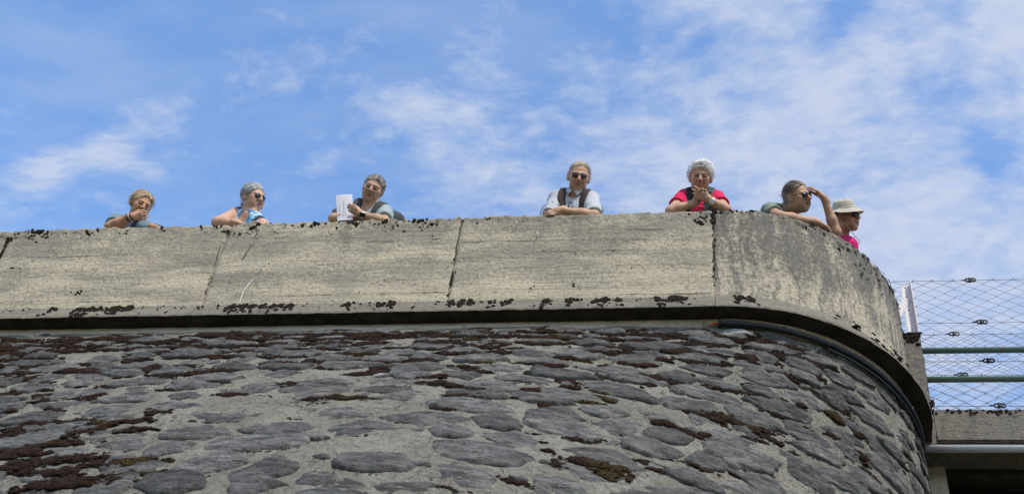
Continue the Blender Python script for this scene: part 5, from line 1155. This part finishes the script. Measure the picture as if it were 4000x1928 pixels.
mb = MB(); dash(mb, .21, .39, .71, .018); mb.build('orange_bar', M_AMBER, bt); mb = MB(); dash(mb, .385, .79, .87, .020); mb.build('orange_mark', M_AMBER, bt)

# ---- 4: elderly man in a pale grey shirt
hc = J(2261, 689, .09); R = facing(hc) @ rotm(3, 4, 4)
wB = J(2186, 825, .0, .045); wA = J(2236, 836, .16, .04)
p = Person('elderly man with thin grey hair, tinted glasses and a pale grey shirt with chest pockets', dict(head=hc, hrot=R, size=.93, wide=1.0, jaw=1.02, ear=1.18, nose=.006, skin=(0.44, 0.26, 0.165), shA=J(2184, 774, .21), shB=J(2310, 780, .20), elA=J(2146, 842, .15, .05), wrA=wA, elB=J(2322, 840, .06, .036), wrB=wB,
    handA=dict(d=scr(wA, 1, -.1, 0), n=np.array([0, 0, -1.0]), side=1, curl=.3), handB=dict(d=scr(wB, -.80, -.42, .30), n=scr(wB, -.3, -.8, -.5), side=-1, curl=(.55, .6, .62, .6), spread=.22, thumb=(.35, .3), size=1.02),
    brow=(.30, .25, .20), lip=(.27, .12, .09), shirt=dict(col=(0.42, 0.435, 0.455), sleeve=.97, seed=9, neck=.060, scoop=.02, vee=.3), neck=.050))
p.body(); p.shirt(); p.legs(); p.head.eyes(p.root)
p.head.hair(p.root, dict(th=.002, c0=(.26, .20, .14), c1=(.48, .40, .29), c_side=(.40, .39, .37), line=(.070, .094, -.02, -.012), curve=-.004, bottom=-.055, part=.1, dir='back', comb=lambda q: np.array([.8, -.05, -.5]), len=.06, strands=300, lift=.0, messy=.10, seed=10, rough=.004))
M_TINT = flat('brown tinted lens', (0.055, 0.030, 0.020), 0.1, spec=0.5)
p.head.glasses(p.root, dict(hw=.0245, hh=.0150, sq=.55, lens=M_TINT, frame=M_FRAME, yc=.000))
P4 = p
# collar, placket, buttons, pockets
M_SHIRT4 = flat('pale grey shirt trim', (0.42, 0.435, 0.455), 0.9, var=0.06, scale=200); M_BUTTON = flat('dark button', (0.03, 0.03, 0.035), 0.4); M_SEAM = flat('dark piping', (0.035, 0.04, 0.055), 0.8)
nb = p.M + p.u * .035
def patch(name, quad, m, parent, off=.004, nu=6, nv=6):
    q = [np.asarray(a, float) for a in quad]; G = p.project(np.array([[(q[0] * (1 - u) + q[1] * u) * (1 - v) + (q[3] * (1 - u) + q[2] * u) * v for v in np.linspace(0, 1, nv)] for u in np.linspace(0, 1, nu)]), off)[0].reshape(nu, nv, 3)
    mb = MB(); mb.grid(G); return mb.build(name, m, parent)
ch = lambda x, y: p.M + p.r * x - p.u * (y * .80 - .03) + p.f * .14
pk = patch('placket', [ch(-.013, .055), ch(.013, .055), ch(.013, .34), ch(-.013, .34)], M_SHIRT4, p.root, .004, 4, 14)
for x in (-.0155, .0155): patch('piping', [ch(x - .0022, .055), ch(x + .0022, .055), ch(x + .0022, .34), ch(x - .0022, .34)], M_SEAM, pk, .0045, 2, 14)
def button(x, y, parent):
    b_, g = p.project(ch(x, y), .006); mb = MB(); mb.tube([b_ - g * .002, b_ + g * .002], .0062, 10); mb.build('button', M_BUTTON, parent)
for y in (.085, .165, .245): button(0, y, pk)
for q in (-1, 1):
    po = patch('pocket', [ch(q * .085 - .048, .175), ch(q * .085 + .048, .175), ch(q * .085 + .048, .30), ch(q * .085 - .048, .30)], M_SHIRT4, p.root, .0035, 8, 6)
    patch('pocket_flap', [ch(q * .085 - .050, .165), ch(q * .085 + .050, .165), ch(q * .085 + .050, .195), ch(q * .085 - .050, .195)], M_SHIRT4, po, .008, 8, 4)
    patch('flap_edge', [ch(q * .085 - .050, .195), ch(q * .085 + .050, .195), ch(q * .085 + .050, .2005), ch(q * .085 - .050, .2005)], M_SEAM, po, .0085, 8, 2); button(q * .085, .18, po)
for q in (-1, 1):      # collar wings
    mb = MB(); a0 = nb + p.r * q * .050 + p.u * .070 - p.f * .02; a1 = nb + p.r * q * .044 + p.u * .050 + p.f * .050; a2 = nb + p.r * q * .010 + p.u * .012 + p.f * .086; b0 = nb + p.r * q * .072 + p.u * .036 - p.f * .02; b1 = nb + p.r * q * .066 + p.u * .014 + p.f * .058; b2 = nb + p.r * q * .034 - p.u * .022 + p.f * .094
    G = np.array([[a0, b0], [a1, b1], [a2, b2]]); up_ = np.linspace(0, 2, 9); G9 = np.array([[[np.interp(t, [0, 1, 2], G[:, j, k]) for k in range(3)] for j in range(2)] for t in up_]); mid = G9.mean(1, keepdims=True) + p.f * .007 + p.r * q * .006; G9 = np.concatenate([G9[:, :1], mid, G9[:, 1:]], 1); mb.grid(G9); mb.grid(G9 - p.f * .004, flip=True); mb.build('collar', M_SHIRT4, p.root)
pk4 = p.pack('brown and black rucksack worn by the elderly man in the grey shirt', (.035, .03, .028), (.050, .036, .032), fin=.70, width=.060, low=.36)
for pts in ([J(2155, 752, .32), J(2144, 765, .33), J(2140, 778, .32), J(2139, 784, .32)], [J(2132, 799, .25), J(2122, 806, .24), J(2115, 820, .24), J(2110, 838, .24)]):
    mb = MB(); mb.tube(pts, .0035, 6); mb.build('loose_strap', M_SEAM, pk4)

# ---- 5: smiling white-haired woman in a pink shirt, hands clasped
hc = J(2736, 691, .09); R = facing(hc) @ rotm(0, 6, 4)
wA = J(2715, 802, .02, .10); wB = J(2772, 797, -.005, .10)
p = Person('smiling woman with tousled white hair and a bright pink shirt clasping her hands', dict(head=hc, hrot=R, size=.95, wide=.96, jaw=1.0, smile=1.0, nose=.004, skin=(0.42, 0.245, 0.155), shA=J(2676, 773, .21), shB=J(2794, 775, .20), elA=J(2620, 824, .05, .045), wrA=wA, elB=J(2836, 818, .06, .045), wrB=wB, bust=.4,
    handA=dict(d=scr(wA, .62, .76, -.15), n=scr(wA, .35, .0, .95), side=-1, curl=(.75, .8, .85, .9), thumb=(.5, .6), size=.95), handB=dict(d=scr(wB, -.84, .46, .12), n=FAR(wB), side=-1, curl=(.12, .42, .6, .7), spread=.14, thumb=(.2, .4), size=.97),
    brow=(.36, .33, .30), browmix=.4, lip=(.30, .12, .10), shirt=dict(col=(0.56, 0.026, 0.085), sleeve=.58, seed=11, neck=.062, scoop=.05), neck=.050))
p.body(); p.shirt(); p.legs(); p.head.eyes(p.root)
p.head.hair(p.root, dict(th=.016, c0=(.55, .55, .54), c1=(.85, .84, .81), line=(.095, .080, -.02, -.040), curve=.0, bottom=-.075, part=-.12, dir='side', comb=lambda q: np.array([.5 * np.sign(q[0] + .01) + .3, -.6, .5]), len=.045, strands=700, lift=.10, messy=.40, fringe=.016, seed=13, rough=.011, extra=[((.068, -.01, .0), (.020, .04, .03)), ((-.066, -.0, .0), (.018, .035, .03)), ((0, .098, .045), (.05, .028, .035))]))
P5 = p
watch(p, p.o['elB'], wB, .86, None, M_WHITE, M_BANDW, (.015, .018), r=.031)
def grn(P): 
    c = np.zeros(P.shape); c[:] = (.045, .075, .068); c[:, [0, 1, 4, 5]] = (.13, .12, .10); return c
pk5 = p.pack('black and green hiking rucksack worn by the woman in pink', (.03, .05, .045), (.022, .024, .024), fin=.66, width=.062, low=.34, sides=(0,), top=.04)
inn = p.M + (p.B - p.M) * .66; ot = nrm(p.B - p.M)
st, C, G = p.strap('shoulder_strap', [inn - p.f * .14 - p.u * .12, inn - p.f * .08 + p.u * .05, inn + p.u * .09 + p.f * .03, inn + p.f * .12 - p.u * .06, inn + p.f * .13 - p.u * .2, inn + p.f * .10 - p.u * .34 + ot * .03], .068, M_STRAP, pk5, grn)
for i in (12, 15, 18):
    mb = MB(); t = nrm(C[i + 1] - C[i - 1]); w_ = np.cross(t, G[i]); mb.box(C[i] + G[i] * .011, (.024, .005, .003), np.stack([w_, t, G[i]], 1)); mb.build('strap_buckle', M_SILVER if i == 12 else M_BLACK, pk5, smooth=False)
mb = MB(); c = J(2737, 819, -.012, .012); mb.tube([c - np.array([.028, 0, 0]), c + np.array([0, -.004, .004]), c + np.array([.030, 0, 0])], [.007, .011, .006], 8); M_PINK = flat('pink cloth end', (0.62, 0.02, 0.07), 0.8); tag(mb.build('cloth', M_PINK), 'bright pink cloth end lying on the coping under the clasped hands', 'cloth')

# ---- 6: man shading his eyes on the rounded corner
hc = J(3115, 768, .30); R = facing(hc) @ rotm(54, 5, 5)
wA = J(3192, 868, .24, .05); wB = J(3219, 774, .30); 
p = Person('man in sunglasses shading his eyes with a raised hand, leaning on the rounded corner', dict(head=hc, hrot=R, size=.94, wide=.98, jaw=1.10, jowl=1, open=.5, nose=.004, skin=(0.40, 0.235, 0.15), shA=J(3008, 826, .40), shB=J(3100, 868, .56), elA=J(3040, 842, .13, .05), wrA=wA, elB=J(3266, 905, .46, .045), wrB=wB, pelvis=[.42, 1.0, DECK + .93], stout=1.08,
    handA=dict(d=scr(wA, .80, -.60, .12), n=np.array([-.2, .4, -1.0]), side=1, curl=(.55, .6, .62, .6), spread=.2, thumb=(.4, .3), size=1.03), handB=dict(d=scr(wB, -.60, .80, .05), n=scr(wB, -.8, -.6, -.05), side=-1, curl=(.52, .50, .55, .6), spread=.08, thumb=(.35, .3), size=1.02),
    brow=(.16, .12, .09), lip=(.27, .11, .085), shirt=dict(col=(0.20, 0.235, 0.19), sleeve=.60, seed=15, neck=.066, scoop=.03), neck=.062))
p.body(); p.shirt(); p.legs(); p.head.eyes(p.root)
p.head.hair(p.root, dict(th=.004, c0=(.09, .065, .045), c1=(.28, .22, .165), c_side=(.26, .235, .20), line=(.070, .092, -.02, -.018), curve=-.006, bottom=-.100, nape=.012, dir='back', comb=(0, .0, -1), len=.06, strands=520, lift=.03, messy=.12, seed=16, rough=.006))
p.head.glasses(p.root, dict(hw=.0265, hh=.020, sq=.85, zf=.003, yc=-.003))
P6 = p
pk6 = p.pack('grey rucksack with tan edged strap worn by the man shading his eyes', (.06, .06, .05), (.115, .10, .075), fin=.60, width=.056, low=.30)

# ---- 7: woman in a sun hat behind him
hc = J(3307, 846, .62); R = facing(hc) @ rotm(62, 4, 6)
wA = hc + np.array([-.2, .30, -.66]); wB = hc + np.array([.08, .22, -.68])
p = Person('woman in a beige sun hat and sunglasses looking right, rightmost on the parapet', dict(head=hc, hrot=R, size=.90, wide=.95, jaw=.95, open=.55, skin=(0.40, 0.22, 0.125), shA=J(3244, 946, .84), shB=J(3314, 960, .74), elA=hc + np.array([-.22, .40, -.42]), wrA=wA, elB=hc + np.array([.06, .34, -.45]), wrB=wB, pelvis=[.80, 1.30, DECK + .93],
    handA=dict(d=np.array([0, -.6, -1.0]), n=np.array([1.0, 0, 0]), side=1, curl=.4), handB=dict(d=np.array([0, -.6, -1.0]), n=np.array([-1.0, 0, 0]), side=-1, curl=.4),
    brow=(.1, .07, .05), lip=(.33, .10, .08), shirt=dict(col=(0.66, 0.035, 0.17), sleeve=.5, seed=18, neck=.060, scoop=.05), neck=.046))
p.body(); p.shirt(); p.legs(); p.head.eyes(p.root)
p.head.hair(p.root, dict(th=.004, c0=(.03, .022, .018), c1=(.09, .06, .045), line=(.085, .058, -.02, -.045), bottom=-.085, dir='back', comb=(0, -.6, -.6), len=.05, strands=0, lift=.05, seed=19, rough=.005))
p.head.glasses(p.root, dict(hw=.027, hh=.018, sq=.8, zf=.004))
# bucket hat: crown, band seam and drooping brim
hd = p.head; M_HAT = flat('beige hat cloth', (0.45, 0.41, 0.33), 0.95, var=0.10, scale=120, bump=0.3)
n = 44; an = np.arange(n) / n * 2 * math.pi; prof = [(.002, .132), (.045, .131), (.070, .124), (.083, .106), (.090, .078), (.094, .055), (.100, .050), (.120, .040), (.142, .026), (.146, .022), (.142, .023), (.118, .036), (.096, .047), (.088, .055)]
G = np.zeros((n, len(prof), 3))
for j, (r_, y_) in enumerate(prof):
    wv = 1 + .018 * fbm(np.stack([np.cos(an) * 2, np.sin(an) * 2, 0 * an + j * .25], -1), 3, 6); br = 1.0 if r_ > .1 else 0.0
    G[:, j] = np.stack([np.sin(an) * r_ * wv * (.93 if not br else .98), y_ + .006 * br * np.sin(an * 3 + 1) + (.010 * fbm(np.stack([np.cos(an) * 3, np.sin(an) * 3, 0 * an + j], -1), 2, 3)) * (0.6 if y_ > .06 else .4) - br * .012 * np.cos(an) * (r_ - .1) / .045, np.cos(an) * r_ * wv * 1.04 - .014], -1) + np.array([0, .008, 0])
mb = MB(); mb.grid(hd.c + hd.k * (G @ hd.R.T), close_u=True); hat = mb.build('sun_hat', M_HAT, p.root)
for y_, r_ in ((.060, .0945), (.066, .0935)):
    mb = MB(); q = np.stack([np.sin(an) * r_ * .945, 0 * an + y_, np.cos(an) * r_ * 1.055 - .014], -1); mb.tube(hd.c + hd.k * (q @ hd.R.T), .0014, 5, closed=True); mb.build('hat_seam', M_HAT, hat)
M_CORD = flat('pale chin cord', (0.5, 0.5, 0.46), 0.8); M_HOOP = flat('gold hoop', (0.75, 0.5, 0.2), 0.25, 0.9)
mb = MB(); mb.tube([hd.w((-.078, .045, .01)), hd.w((-.072, -.02, .022)), hd.w((-.055, -.085, .03)), hd.w((-.03, -.135, .045)), hd.w((-.012, -.165, .055)), hd.w((-.02, -.205, .05))], .0028, 6); mb.build('chin_cord', M_CORD, hat)
mb = MB(); mb.tube([hd.w((-.012, -.165, .055)), hd.w((.012, -.20, .07)), hd.w((.030, -.225, .07)), hd.w((.012, -.232, .065)), hd.w((-.010, -.20, .058))], .0022, 6); mb.build('cord_loop', M_SEAM, hat)
mb = MB(); a = np.arange(16) / 16 * 2 * math.pi; c = np.array([-.080, -.040, .0]); mb.tube(hd.c + hd.k * ((c + np.stack([0 * a, .011 * np.cos(a) - .008, .011 * np.sin(a)], -1)) @ hd.R.T), .0018, 6, closed=True); mb.build('earring', M_HOOP, p.root)
P7 = p
